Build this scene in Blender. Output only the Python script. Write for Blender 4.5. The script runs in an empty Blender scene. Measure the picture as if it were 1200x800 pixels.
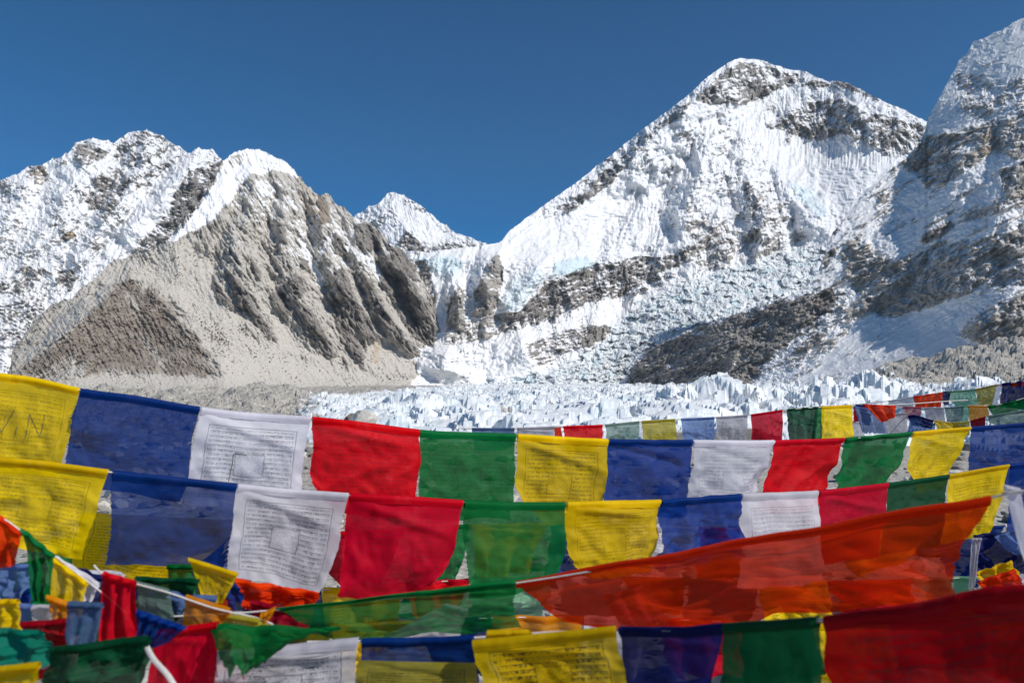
import bpy, math, random
import numpy as np
from mathutils import Vector

random.seed(7)
SC = bpy.context.scene
COL = SC.collection

# ------------------------------------------------------------------ camera
F = 1200 * 28.0 / 36.0                      # focal length in photo pixels
YH = 468.0                                  # row of the horizon in the photo
PITCH = math.atan((YH - 400.0) / F)
EYE = 1.6
cam_data = bpy.data.cameras.new("camera")
cam_data.lens = 28.0
cam_data.sensor_width = 36.0
cam_data.clip_start = 0.05
cam_data.clip_end = 60000.0
cam_data.dof.use_dof = True
cam_data.dof.focus_distance = 5.0
cam_data.dof.aperture_fstop = 5.6
cam = bpy.data.objects.new("camera", cam_data)
COL.objects.link(cam)
cam.location = (0, 0, EYE)
cam.rotation_euler = (math.radians(90) + PITCH, 0, 0)
SC.camera = cam

# ------------------------------------------------------------------ light
SUN_AZ = math.radians(116.0)                # clockwise from the view direction (+Y)
SUN_EL = math.radians(40.0)
world = bpy.data.worlds.new("World")
SC.world = world
world.use_nodes = True
wn = world.node_tree
wn.nodes.clear()
sky = wn.nodes.new("ShaderNodeTexSky")
sky.sky_type = 'NISHITA'
sky.sun_disc = False
sky.sun_elevation = SUN_EL
sky.sun_rotation = SUN_AZ
sky.altitude = 5300.0
sky.air_density = 1.0
sky.dust_density = 0.0
sky.ozone_density = 4.5
bg = wn.nodes.new("ShaderNodeBackground")
bg.inputs["Strength"].default_value = 0.090
wo = wn.nodes.new("ShaderNodeOutputWorld")
hsv = wn.nodes.new("ShaderNodeHueSaturation")
hsv.inputs["Saturation"].default_value = 1.5
hsv.inputs["Hue"].default_value = 0.492
wn.links.new(sky.outputs[0], hsv.inputs["Color"])
wn.links.new(hsv.outputs[0], bg.inputs[0])
wn.links.new(bg.outputs[0], wo.inputs[0])

sun_data = bpy.data.lights.new("sun", 'SUN')
sun_data.energy = 3.7
sun_data.angle = math.radians(0.53)
sun_data.color = (1.0, 0.955, 0.89)
sun = bpy.data.objects.new("sun", sun_data)
COL.objects.link(sun)
sd = Vector((math.sin(SUN_AZ) * math.cos(SUN_EL), math.cos(SUN_AZ) * math.cos(SUN_EL), math.sin(SUN_EL)))
sun.rotation_euler = (-sd).to_track_quat('-Z', 'Y').to_euler()

SC.view_settings.view_transform = 'Standard'
SC.view_settings.look = 'None'
SC.view_settings.gamma = 1.0
SC.view_settings.exposure = 0.22
SC.view_settings.use_curve_mapping = False
SC.cycles.max_bounces = 8
SC.cycles.transparent_max_bounces = 16
SC.cycles.diffuse_bounces = 3
SC.cycles.use_denoising = True

# ------------------------------------------------------------------ helpers
def ray(px, py):
    """direction through a photo pixel, scaled so that world Y = 1"""
    cx = (np.asarray(px, float) - 600.0) / F
    cy = -(np.asarray(py, float) - 400.0) / F
    Y = math.cos(PITCH) - cy * math.sin(PITCH)
    Z = math.sin(PITCH) + cy * math.cos(PITCH)
    return cx / Y, Z / Y

def at(px, py, D):
    x, z = ray(px, py)
    return Vector((float(x) * D, D, EYE + float(z) * D))

def tag(o, label=None, cat=None, group=None, kind=None):
    if label: o["label"] = label
    if cat: o["category"] = cat
    if group: o["group"] = group
    if kind: o["kind"] = kind
    return o

_rng = np.random.RandomState(3)
_PERM = np.concatenate([_rng.permutation(1024)] * 2)
_G = _rng.rand(1024) * 2 * np.pi
_GX, _GY = np.cos(_G), np.sin(_G)

def perlin(x, y, seed=0):
    x = np.asarray(x, float) + seed * 17.31
    y = np.asarray(y, float) + seed * 9.77
    xi = np.floor(x).astype(np.int64); yi = np.floor(y).astype(np.int64)
    xf = x - xi; yf = y - yi
    u = xf * xf * xf * (xf * (xf * 6 - 15) + 10); v = yf * yf * yf * (yf * (yf * 6 - 15) + 10)
    def g(ix, iy, fx, fy):
        h = _PERM[(_PERM[ix & 1023] + iy) & 1023]
        return _GX[h] * fx + _GY[h] * fy
    a = g(xi, yi, xf, yf); b = g(xi + 1, yi, xf - 1, yf)
    c = g(xi, yi + 1, xf, yf - 1); d = g(xi + 1, yi + 1, xf - 1, yf - 1)
    return 1.5 * ((a * (1 - u) + b * u) * (1 - v) + (c * (1 - u) + d * u) * v)

def fbm(x, y, octs=5, seed=0, gain=0.5, lac=2.03):
    s = 0; a = 1.0; n = 0
    for i in range(octs):
        s = s + a * perlin(x, y, seed + i * 3); n += a
        a *= gain; x = x * lac; y = y * lac
    return s / n

def ridged(x, y, octs=5, seed=0, gain=0.5, lac=2.03):
    s = 0; a = 1.0; n = 0; w = 1.0
    for i in range(octs):
        r = 1 - np.abs(perlin(x, y, seed + i * 3)) * 1.6
        r = np.clip(r, 0, 1); r = r * r * w
        w = np.clip(r * 1.6, 0.25, 1)
        s = s + a * r; n += a
        a *= gain; x = x * lac; y = y * lac
    return s / n

def worley(x, y, seed=0):
    """block ground: (random height of the nearest cell, tilt of its top, distance to the crack round it)"""
    xi = np.floor(x).astype(np.int64); yi = np.floor(y).astype(np.int64)
    d1 = np.full(x.shape, 9.0); d2 = np.full(x.shape, 9.0); hh = np.zeros(x.shape); tl = np.zeros(x.shape)
    for i in (-1, 0, 1):
        for j in (-1, 0, 1):
            cx, cy = xi + i, yi + j
            h = _PERM[(_PERM[(cx + seed * 7) & 1023] + cy) & 1023]
            fx = cx + .15 + .7 * ((h * 37 % 1024) / 1024.0); fy = cy + .15 + .7 * ((h * 91 % 1024) / 1024.0)
            dx, dy = x - fx, y - fy; d = dx * dx + dy * dy
            m = d < d1
            d2 = np.where(m, d1, np.minimum(d2, d)); d1 = np.where(m, d, d1)
            hh = np.where(m, (h * 53 % 1024) / 1024.0, hh)
            tl = np.where(m, dx * _GX[h] + dy * _GY[h], tl)
    return hh, tl, np.sqrt(d2) - np.sqrt(d1)

def sstep(a, b, x):
    t = np.clip((x - a) / (b - a), 0, 1)
    return t * t * (3 - 2 * t)

def sdpoly(px, py, pts):
    """signed distance, positive inside"""
    d = np.full(px.shape, 1e18); ins = np.zeros(px.shape, bool)
    n = len(pts)
    for i in range(n):
        x0, y0 = pts[i]; x1, y1 = pts[(i + 1) % n]
        ex, ey = x1 - x0, y1 - y0
        wx, wy = px - x0, py - y0
        t = np.clip((wx * ex + wy * ey) / (ex * ex + ey * ey + 1e-9), 0, 1)
        d = np.minimum(d, (wx - ex * t) ** 2 + (wy - ey * t) ** 2)
        if y0 != y1:
            c = ((y0 > py) != (y1 > py)) & (px < (x1 - x0) * (py - y0) / (y1 - y0) + x0)
            ins ^= c
    d = np.sqrt(d)
    return np.where(ins, d, -d)

def blob(px, py, pts, soft=4.0):
    return sstep(-soft, soft, sdpoly(px, py, pts))

def spine(px, py, pts, amp, wl, wr, power=1.0):
    """a ridge along a polyline: amp at the line, falling to 0 at wl to its left and wr to its right"""
    best = np.full(px.shape, 1e18); side = np.zeros(px.shape); tt = np.zeros(px.shape)
    n = len(pts) - 1
    sx, sy = px, py
    px = sx + 8 * fbm(sx / 26, sy / 26, 4, 501) + 2.0 * perlin(sx / 4, sy / 4, 503)
    py = sy + 6 * fbm(sx / 26, sy / 26, 4, 502)
    for i in range(n):
        x0, y0 = pts[i]; x1, y1 = pts[i + 1]
        ex, ey = x1 - x0, y1 - y0
        wx, wy = px - x0, py - y0
        t = np.clip((wx * ex + wy * ey) / (ex * ex + ey * ey + 1e-9), 0, 1)
        dx, dy = wx - ex * t, wy - ey * t
        d = dx * dx + dy * dy
        m = d < best
        best = np.where(m, d, best)
        side = np.where(m, ex * dy - ey * dx, side)
        tt = np.where(m, (i + t) / n, tt)
    d = np.sqrt(best)
    wv = 1 + .45 * fbm(sx / 22, sy / 22, 3, 504)
    w = np.where(side < 0, wr, wl) * wv           # going down the picture, the right side has negative cross product
    return amp * np.clip(1 - d / w, 0, 1) ** power * np.minimum(1, 0.35 + tt * 2.5) * np.minimum(1, (1 - tt) * 3 + .04)

def grid_mesh(name, X, Y, Z, attrs, mat, smooth=False):
    nr, nc = X.shape
    me = bpy.data.meshes.new(name)
    co = np.stack([X, Y, Z], -1).reshape(-1, 3).astype(np.float32)
    idx = np.arange(nr * nc).reshape(nr, nc)
    q = np.stack([idx[:-1, :-1], idx[1:, :-1], idx[1:, 1:], idx[:-1, 1:]], -1).reshape(-1, 4)
    me.vertices.add(len(co)); me.vertices.foreach_set("co", co.ravel())
    me.loops.add(q.size); me.loops.foreach_set("vertex_index", q.ravel().astype(np.int32))
    me.polygons.add(len(q))
    me.polygons.foreach_set("loop_start", np.arange(0, q.size, 4, dtype=np.int32))
    me.polygons.foreach_set("loop_total", np.full(len(q), 4, dtype=np.int32))
    me.update(calc_edges=True)
    for k, v in attrs.items():
        at_ = me.attributes.new(k, 'FLOAT', 'POINT')
        at_.data.foreach_set("value", np.asarray(v, np.float32).ravel())
    me.polygons.foreach_set("use_smooth", np.full(len(q), smooth))
    me.materials.append(mat)
    o = bpy.data.objects.new(name, me)
    COL.objects.link(o)
    return o

# ------------------------------------------------------------------ node helper
class NT:
    def __init__(s, mat):
        mat.use_nodes = True
        s.t = mat.node_tree; s.t.nodes.clear()
    def n(s, kind, **kw):
        nd = s.t.nodes.new(kind)
        for k, v in kw.items():
            if k.startswith("i_"):
                key = k[2:]
                key = int(key) if key.isdigit() else key.replace("_", " ")
                s.set(nd, key, v)
            else:
                setattr(nd, k, v)
        return nd
    def set(s, nd, key, v):
        if isinstance(v, bpy.types.NodeSocket): s.t.links.new(v, nd.inputs[key])
        else: nd.inputs[key].default_value = v
    def m(s, op, a, b=0.0, c=0.0, clamp=False):
        nd = s.t.nodes.new("ShaderNodeMath"); nd.operation = op; nd.use_clamp = clamp
        for i, v in enumerate((a, b, c)): s.set(nd, i, v)
        return nd.outputs[0]
    def mix(s, f, a, b, mode='MIX'):
        nd = s.t.nodes.new("ShaderNodeMix"); nd.data_type = 'RGBA'; nd.blend_type = mode
        s.set(nd, 0, f)
        for i, v in ((6, a), (7, b)):
            if isinstance(v, bpy.types.NodeSocket): s.t.links.new(v, nd.inputs[i])
            else: nd.inputs[i].default_value = (v[0], v[1], v[2], 1)
        return nd.outputs[2]
    def rng(s, v, a, b, c=0.0, d=1.0):
        nd = s.t.nodes.new("ShaderNodeMapRange"); nd.clamp = True
        for i, x in enumerate((v, a, b, c, d)): s.set(nd, i, x)
        return nd.outputs[0]
    def attr(s, name):
        nd = s.t.nodes.new("ShaderNodeAttribute"); nd.attribute_name = name
        return nd.outputs["Fac"]

def mountain_material(name, dark, light, tan, ochre, snow=(0.82, 0.82, 0.825), grain=0.02):
    """albedo: bare rock (dark..light by its kind and by shade painted into tone), scree, ochre stains, snow and blue ice"""
    mat = bpy.data.materials.new(name); t = NT(mat)
    co = t.n("ShaderNodeTexCoord").outputs["Object"]
    n1 = t.n("ShaderNodeTexNoise", i_Vector=co, i_Scale=grain, i_Detail=9.0, i_Roughness=0.68).outputs[0]
    n2 = t.n("ShaderNodeTexNoise", i_Vector=co, i_Scale=grain * 6, i_Detail=6.0, i_Roughness=0.75).outputs[0]
    tone = t.m('ADD', t.attr("tone"), t.m('MULTIPLY', t.m('SUBTRACT', n1, 0.5), 0.9))
    tone = t.m('ADD', tone, t.m('MULTIPLY', t.m('SUBTRACT', n2, 0.5), 0.7), clamp=True)
    rock = t.mix(tone, dark, light)
    rock = t.mix(t.attr("scree"), rock, t.mix(t.rng(n2, 0.35, 0.65), [c * 0.78 for c in tan], tan))
    rock = t.mix(t.attr("ochre"), rock, ochre)
    s = t.attr("snow")
    s = t.rng(t.m('ADD', s, t.m('MULTIPLY', t.m('SUBTRACT', n2, 0.5), 0.8)), 0.42, 0.6)
    sn = t.mix(t.attr("ice"), snow, (0.58, 0.72, 0.76))
    col = t.mix(s, rock, sn)
    bs = t.n("ShaderNodeBsdfPrincipled")
    t.t.links.new(col, bs.inputs["Base Color"])
    t.set(bs, "Roughness", t.rng(s, 0, 1, 0.92, 0.6))
    bs.inputs["Specular IOR Level"].default_value = 0.25
    bump = t.n("ShaderNodeBump", i_Height=n2)
    bump.inputs["Distance"].default_value = 0.10 / grain
    t.set(bump, "Strength", t.rng(s, 0, 1, 0.55, 0.15))
    t.t.links.new(bump.outputs[0], bs.inputs["Normal"])
    out = t.n("ShaderNodeOutputMaterial")
    t.t.links.new(bs.outputs[0], out.inputs[0])
    return mat

def mountain(name, label, px0, px1, top, base, D0, tslope, paint, mat, step=0.85, crest=3.0, seed=1, back=900.0, nrmax=None, sang=-.3, apex=(868, 20), apex_u=None, flutes=1.0, ledge=1.0):
    """A mountainside: columns by azimuth, rows from crest to foot. The distance of each point follows from the
    slope of the ground (tslope), then hand-placed spurs and fractal relief are added; a back slope closes the crest."""
    nc = int((px1 - px0) / step) + 1
    pxs = np.linspace(px0, px1, nc)
    tp = np.interp(pxs, [p[0] for p in top], [p[1] for p in top])
    tp = tp + crest * (ridged(pxs / 22.0, pxs * 0 + .5, 5, seed) * -2 + 1) * 0.9 + crest * 0.5 * perlin(pxs / 3.1, pxs * 0, seed + 5)
    bs = np.interp(pxs, [p[0] for p in base], [p[1] for p in base])
    bs = np.maximum(bs, tp + 2)
    nr = int((bs - tp).max() / step) + 1
    if nrmax: nr = min(nr, nrmax)
    t = np.linspace(0, 1, nr)[:, None]
    PY = tp[None, :] + (bs - tp)[None, :] * t
    PX = np.repeat(pxs[None, :], nr, 0)
    e = (YH - PY) / F
    ts = sum(tslope(PX + k * 13.0, PY) for k in range(-4, 5)) / 9.0      # slope changes run into each other sideways
    ts = np.maximum(ts, e + 0.18)
    de = np.zeros_like(e); de[:-1] = e[:-1] - e[1:]
    ln = de / (ts - e)
    lnD = np.cumsum(ln[::-1], 0)[::-1]
    d0 = np.interp(pxs, [p[0] for p in D0], [p[1] for p in D0])[None, :]
    D = d0 * np.exp(lnD)
    A = paint(PX, PY, D)
    ca, sa = math.cos(sang), math.sin(sang)
    wb = 3 * fbm(PX / 25, PY / 25, 3, seed + 600)
    QX = (PX * ca + PY * sa) * .42 + wb; QY = (-PX * sa + PY * ca) + wb
    spk = .7 * fbm(QX / 6.5, QY / 6.5, 4, seed + 601, gain=.65) + .5 * perlin(QX / 2.4, QY / 2.0, seed + 602) + .25 * perlin(PX / 1.3, PY / 1.1, seed + 603)
    edge = np.clip(1 - np.abs(A["snow"] - .5) * 1.7, 0, 1)
    A["snow"] = A["snow"] + spk * (.04 + .80 * edge) + .55 * edge * fbm(QX / 20, QY / 16, 4, seed + 605)
    A["tone"] = A["tone"] + .22 * fbm(PX / 9, PY / 7, 4, seed + 610) + .3 * perlin(PX / 1.8, PY / 1.6, seed + 611)
    sn = np.clip(A["snow"], 0, 1); scr = A.get("scree", 0 * PX)
    # ledges along the strata, cracks down the fall line, flutings on the snow
    led = (1 - np.abs(perlin(QX / 9, QY / 5.5, seed + 630)) * 2) * 2.6 + (1 - np.abs(perlin(QX / 4, QY / 2.8, seed + 631)) * 2) * 1.5 + perlin(QX / 1.5, QY / 1.3, seed + 632) * .8
    th = np.arctan2(PX - apex[0], np.maximum(PY - apex[1], 1)); rr = np.hypot(PX - apex[0], PY - apex[1])
    if callable(apex_u): th = apex_u(PX, PY) / 260; rr = PY
    fu = th * 260 + 5 * fbm(PX / 18, PY / 18, 3, seed + 640)
    crk = (1 - np.abs(perlin(fu / 9, rr / 34, seed + 641)) * 2) * 2.5 + (1 - np.abs(perlin(fu / 3.8, rr / 22, seed + 642)) * 2) * .7
    patch = sstep(-.15, .3, fbm(PX / 40, PY / 30, 3, seed + 645))
    rough_ = (1 - sn) * (1 - .75 * scr)
    A["relief"] = A["relief"] + rough_ * (ledge * led + .9 * crk) + sn * (flutes * (.06 + .6 * patch) * crk + .55 * fbm(PX / 14, PY / 9, 3, seed + 622))
    # snow lies where the ground is gentle, rock shows where it steepens
    g = np.gradient(A["relief"], axis=0) / step
    steep = np.clip(g / 1.2, -1.2, 1.2)     # relief growing downward = a bulge underneath = a gentle top
    A["snow"] = A["snow"] + .30 * edge * steep
    # relief in "pixels at this distance" -> metres toward the camera
    D = D - A["relief"] * (D / F)
    x, z = ray(PX, PY)
    X, Y, Z = x * D, D, EYE + z * D
    # back side
    bx, by, bz = [], [], []
    for k in (4, 3, 2, 1):
        f = k / 4.0
        Dk = D[0] + back * f
        bx.append(X[0] * (Dk / D[0])); by.append(Dk)
        bz.append(Z[0] - (Z[0] + 40) * f ** 1.4 * 0.95 - 3 * k)
    X = np.vstack([np.array(bx), X]); Y = np.vstack([np.array(by), Y]); Z = np.vstack([np.array(bz), Z])
    at_ = {}
    for k in ("snow", "tone", "scree", "ochre", "ice"):
        v = A.get(k, np.zeros_like(PX)) + np.zeros_like(PX)
        at_[k] = np.vstack([np.repeat(v[:1], 4, 0), v])
    o = grid_mesh(name, X, Y, Z, at_, mat, smooth=False)
    tag(o, label, "mountain", kind="structure")
    return o

def rock_relief(px, py, seed, wav=46.0, octs=6, sx=1.0, sy=0.55, ang=0.0):
    """ridged fractal whose amplitude follows its wavelength, stretched along the fall line; returns (relief, fine part)"""
    c, s = math.cos(ang), math.sin(ang)
    u = (px * c + py * s) * sx; v = (-px * s + py * c) * sy
    wx = 9 * fbm(px / 60, py / 60, 3, seed + 50); wy = 9 * fbm(px / 60, py / 60, 3, seed + 60)
    u = u + wx; v = v + wy
    tot = 0; fine = 0
    L = wav
    for i in range(octs):
        r = 1 - np.abs(perlin(u / L, v / L, seed + i * 7)) * 1.9
        tot = tot + r * L * (0.30 + 0.13 * i)
        if i >= 2: fine = fine + r * 0.75 ** (i - 2)
        L *= 0.52
        u, v = u * .96 + v * .22 + 31, v * .96 - u * .18
    return tot - tot.mean(), fine / 2.4

# ------------------------------------------------------------------ mountains (structure)
M_GREY = mountain_material("grey_rock_and_snow", (0.165, 0.155, 0.15), (0.46, 0.425, 0.38), (0.50, 0.45, 0.385), (0.42, 0.30, 0.17))
M_TAN = mountain_material("tan_rock_and_scree", (0.15, 0.132, 0.118), (0.54, 0.505, 0.45), (0.60, 0.56, 0.50), (0.42, 0.29, 0.16), grain=0.028)

def interp_slope(v):
    return lambda px, py: v + 0 * px

# --- the far pyramid behind the saddle
def paint_far(px, py, D):
    R, fine = rock_relief(px, py, 11, 26, 5, 1, .8)
    jx = px + 2.5 * perlin(px / 6, py / 6, 2); jy = py + 2.5 * perlin(px / 6, py / 6, 4)
    rock = np.maximum.reduce([
        .62 * blob(jx, jy, [(415, 262), (428, 244), (458, 224), (462, 245), (470, 262), (450, 265), (430, 268)]),
        .75 * blob(jx, jy, [(463, 226), (490, 236), (510, 250), (505, 254), (480, 242), (468, 236)]),
        .9 * blob(jx, jy, [(462, 290), (476, 270), (497, 286), (500, 300), (470, 300)], 2),
        .8 * blob(jx, jy, [(500, 290), (525, 280), (545, 282), (575, 286), (580, 300), (500, 300)]),
        .5 * blob(jx, jy, [(510, 256), (545, 274), (570, 286), (535, 284), (515, 268)])])
    R = R * (0.25 + 0.5 * rock) + spine(px, py, [(461, 222), (463, 250), (474, 268), (500, 292)], 30, 45, 60)
    snow = 1 - rock * 0.95 - 0.35 * (fine - 0.9) * (rock > .1) + 0.1
    return dict(relief=R, snow=snow, tone=0.35 + 0 * px, ochre=.25 * blob(jx, jy, [(480, 234), (500, 244), (490, 246)]))
mountain("distant_peak", "small distant snow pyramid rising behind the white saddle", 412, 590,
         [(405, 262), (415, 254), (430, 243), (445, 236), (455, 226), (462, 224), (475, 230), (490, 238), (505, 251), (520, 262), (535, 272), (550, 278), (570, 286), (590, 300)],
         [(400, 335), (600, 335)], [(400, 6600), (600, 7000)], interp_slope(1.1), paint_far, M_GREY, crest=2.2, seed=21, back=1200, apex=(461, 190), sang=.5)

# --- the big white shoulder with the saddle, cliffs and icefall
ICEFALL = [(985, 285), (940, 292), (900, 300), (850, 318), (795, 335), (745, 358), (705, 398), (665, 428), (600, 443), (540, 452), (500, 480), (780, 480), (790, 400), (880, 365), (960, 345), (1010, 300)]
def slope_main(px, py):
    s = 1.15 + 0 * px
    s = s - .35 * blob(px, py, [(870, 175), (1050, 180), (1000, 250), (960, 290), (900, 240)], 20)      # snow basin
    s = s - .45 * blob(px, py, [(560, 285), (680, 250), (760, 215), (760, 280), (690, 305), (600, 310), (500, 296)], 14)
    s = s - .62 * blob(px, py, ICEFALL, 12)
    s = s + .7 * blob(px, py, [(480, 300), (600, 305), (700, 320), (640, 380), (560, 395), (500, 395)], 8)
    return s
def paint_main(px, py, D):
    w = 4.0
    jx = px + w * fbm(px / 14, py / 14, 3, 2); jy = py + w * fbm(px / 14, py / 14, 3, 4)
    R, fine = rock_relief(px, py, 31, 44, 6, 1, .62, 0.25)
    B = lambda pts, s=3.0: blob(jx, jy, pts, s)
    rock = np.maximum.reduce([
        .80 * B([(866, 71), (900, 78), (938, 88), (928, 100), (905, 108), (888, 120), (868, 124), (850, 121), (835, 124), (812, 119), (820, 108), (842, 88)]),
        .82 * B([(812, 116), (800, 136), (776, 150), (752, 172), (738, 192), (702, 226), (664, 252), (655, 248), (692, 214), (732, 178), (770, 146), (796, 124)]),
        .74 * B([(893, 146), (930, 126), (960, 118), (985, 108), (1005, 124), (1035, 150), (1062, 182), (1042, 184), (1015, 166), (985, 158), (960, 166), (930, 158), (905, 150)]),
        .80 * B([(1000, 122), (1030, 133), (1085, 148), (1090, 170), (1064, 182), (1045, 172), (1018, 145)]),
        .70 * B([(925, 94), (950, 90), (978, 98), (990, 106), (960, 104), (935, 102)]),
        .95 * B([(975, 96), (985, 94), (1000, 99), (1018, 108), (1034, 117), (1010, 110), (990, 103)], 1.5),
        .40 * B([(796, 142), (835, 140), (880, 150), (912, 200), (940, 250), (950, 290), (900, 306), (862, 318), (820, 312), (795, 285), (800, 220), (790, 180)], 14),
        .62 * B([(862, 205), (905, 210), (925, 245), (915, 300), (880, 312), (860, 290), (878, 260)], 8),
        .60 * B([(800, 250), (845, 256), (870, 280), (860, 308), (825, 318), (805, 300)], 6),
        .85 * B([(645, 326), (690, 312), (740, 302), (775, 300), (820, 288), (822, 300), (775, 318), (742, 334), (702, 350), (668, 364), (640, 380), (614, 381), (600, 372), (626, 345)]),
        .80 * B([(560, 372), (600, 366), (652, 362), (610, 386), (560, 398)]),
        .66 * B([(612, 402), (655, 388), (690, 378), (722, 384), (700, 402), (655, 420), (640, 434), (618, 418)], 5),
        1.0 * B([(680, 408), (688, 388), (708, 381), (720, 391), (700, 404)], 1.5),
        .70 * B([(700, 330), (760, 322), (800, 318), (770, 340), (720, 352), (705, 345)], 5),
        .95 * B([(518, 400), (524, 360), (534, 332), (545, 340), (545, 372), (552, 398)], 2),
        .92 * B([(552, 372), (556, 340), (572, 310), (584, 296), (590, 312), (586, 345), (578, 372)], 2),
        .80 * B([(478, 306), (500, 304), (508, 335), (522, 352), (518, 410), (505, 410), (500, 350), (484, 330)], 3),
        .80 * B([(505, 384), (540, 380), (600, 366), (612, 382), (570, 398), (532, 404), (505, 412)], 3),
        .45 * B([(655, 240), (600, 280), (690, 226), (800, 132), (860, 78), (850, 70), (700, 190)], 3),
    ])
    rock = np.maximum(rock, .30 + .28 * fbm(px / 34, py / 30, 4, 95) - .5 * blob(px, py, [(870, 175), (1050, 180), (1000, 250), (960, 290), (900, 240)], 12) - .5 * blob(px, py, [(560, 285), (680, 250), (760, 215), (760, 280), (690, 305), (600, 310), (500, 296)], 10))
    snowgully = blob(jx, jy, [(506, 318), (520, 322), (524, 360), (520, 408), (508, 410), (512, 360)], 3)
    fall = blob(px + 6 * perlin(px / 10, py / 10, 9), py + 5 * perlin(px / 9, py / 9, 8), ICEFALL, 5)
    rock = rock * (1 - snowgully) * (1 - .85 * fall)
    # spurs
    S = 0
    for pts, a, wl, wr in [
        ([(868, 66), (838, 95), (806, 124), (770, 155), (735, 192), (690, 232), (650, 262)], 55, 60, 55),
        ([(835, 120), (828, 150), (824, 190), (806, 235), (800, 270), (790, 300)], 26, 30, 40),
        ([(762, 205), (745, 240), (725, 280), (712, 325)], 20, 18, 30),
        ([(865, 150), (872, 200), (890, 240), (895, 280), (880, 315)], 26, 26, 45),
        ([(905, 190), (925, 230), (950, 262), (965, 285)], 24, 22, 40),
        ([(950, 85), (945, 110), (925, 130), (900, 142)], 12, 30, 40),
        ([(1000, 100), (1010, 140), (1035, 175)], 16, 34, 40),
        ([(534, 330), (536, 360), (542, 395)], 34, 16, 14),
        ([(584, 296), (572, 330), (575, 370)], 30, 28, 18),
        ([(640, 300), (622, 330), (600, 360), (585, 385)], 20, 20, 20),
        ([(525, 402), (522, 425), (515, 452)], 34, 46, 40),
        ([(606, 385), (612, 410), (628, 440)], 24, 50, 36)]:
        S = np.maximum(S, spine(px, py, pts, a, wl, wr))
    cx_ = px + 5 * fbm(px / 12, py / 12, 3, 70); cy_ = py + 5 * fbm(px / 12, py / 12, 3, 69)
    w1 = worley(cx_ / 9.5 + cy_ / 20, cy_ / 6.0, 3); w2 = worley(cx_ / 4.2, cy_ / 3.0, 5)
    chunk = (w1[0] - .5) * 6 + w1[1] * 4 - .8 * (w1[2] < .12) + (w2[0] - .5) * 3.0 + w2[1] * 2 + perlin(px / 1.8, py / 1.5, 73) * .5 + 7 * fbm(px / 34, py / 22, 3, 68)
    flute = blob(px, py, [(885, 105), (930, 95), (990, 110), (1000, 130), (960, 118), (930, 130), (895, 145), (860, 125)], 5) + \
        blob(px, py, [(895, 150), (960, 160), (1020, 165), (1045, 190), (1000, 200), (900, 190), (870, 165)], 6) + .8 * blob(px, py, [(730, 215), (800, 165), (825, 185), (790, 260), (750, 290)], 8)
    fl = (1 - np.abs(perlin(px / 4.5 + py / 60, py / 40, 74)) * 2) * 2.2
    blocks = .8 * blob(px, py, [(880, 185), (1040, 190), (1000, 245), (960, 285), (920, 240)], 12) + .9 * blob(px, py, [(600, 285), (690, 250), (740, 240), (740, 290), (700, 312), (640, 318), (600, 320)], 10)
    bl = (1 - np.abs(perlin(px / 16, py / 5, 76)) * 2) * 2.4 + perlin(px / 6, py / 3, 77) * 1.2
    rough = 0.24 + 0.75 * sstep(0.1, .7, rock)
    smooth_cone = np.maximum(blob(px, py, [(490, 450), (505, 415), (520, 404), (540, 410), (560, 435), (560, 455)], 4), blob(px, py, [(545, 452), (575, 405), (620, 385), (650, 430), (620, 445)], 5))
    rough = rough * (1 - .8 * smooth_cone) * (1 - .7 * fall)
    crevice = blob(px, py, [(762, 190), (770, 200), (742, 250), (712, 330), (708, 320), (735, 245)], 2)
    relief = R * rough + 1.45 * S + fall * chunk * 1.35 + flute * fl + blocks * bl - crevice * 5
    icecliff = np.maximum.reduce([blob(jx, jy, [(645, 322), (655, 305), (690, 300), (698, 312), (680, 322)], 3),
                                  .8 * blob(jx, jy, [(485, 302), (520, 298), (545, 305), (535, 325), (505, 318)], 4),
                                  .7 * blob(jx, jy, [(925, 212), (950, 222), (972, 250), (960, 255), (935, 232)], 3),
                                  .6 * blob(jx, jy, [(598, 330), (630, 312), (640, 325), (605, 365), (582, 372)], 4)])
    relief = relief + icecliff * 6
    snow = 1.0 - rock * 0.98 - 0.42 * (fine - 0.85) * sstep(.05, .4, rock) + .05
    grit = blob(px, py, [(700, 430), (745, 395), (800, 375), (850, 372), (800, 420), (760, 452), (700, 450)], 14)
    snow = snow - .22 * fall * (perlin(px / 5, py / 3, 81) > .28) - .38 * grit * (perlin(px / 4, py / 2.5, 82) > -.1)
    ice = np.clip(icecliff * .8 + fall * (.2 + .7 * np.clip(perlin(px / 16, py / 8, 83), 0, 1)) + .12 * blocks * np.clip(perlin(px / 8, py / 4, 7), 0, 1), 0, 1)
    tone = .38 + .35 * blob(px, py, [(800, 250), (930, 230), (930, 320), (800, 320)], 20) + .3 * blob(px, py, [(500, 300), (600, 300), (600, 410), (500, 410)], 10) - .12 * blob(px, py, [(640, 300), (800, 290), (700, 360), (600, 390)], 8)
    och = .35 * np.clip(perlin(px / 12, py / 10, 85) - .35, 0, 1)
    return dict(relief=relief, snow=snow, tone=tone, ochre=och, ice=ice)
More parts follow.
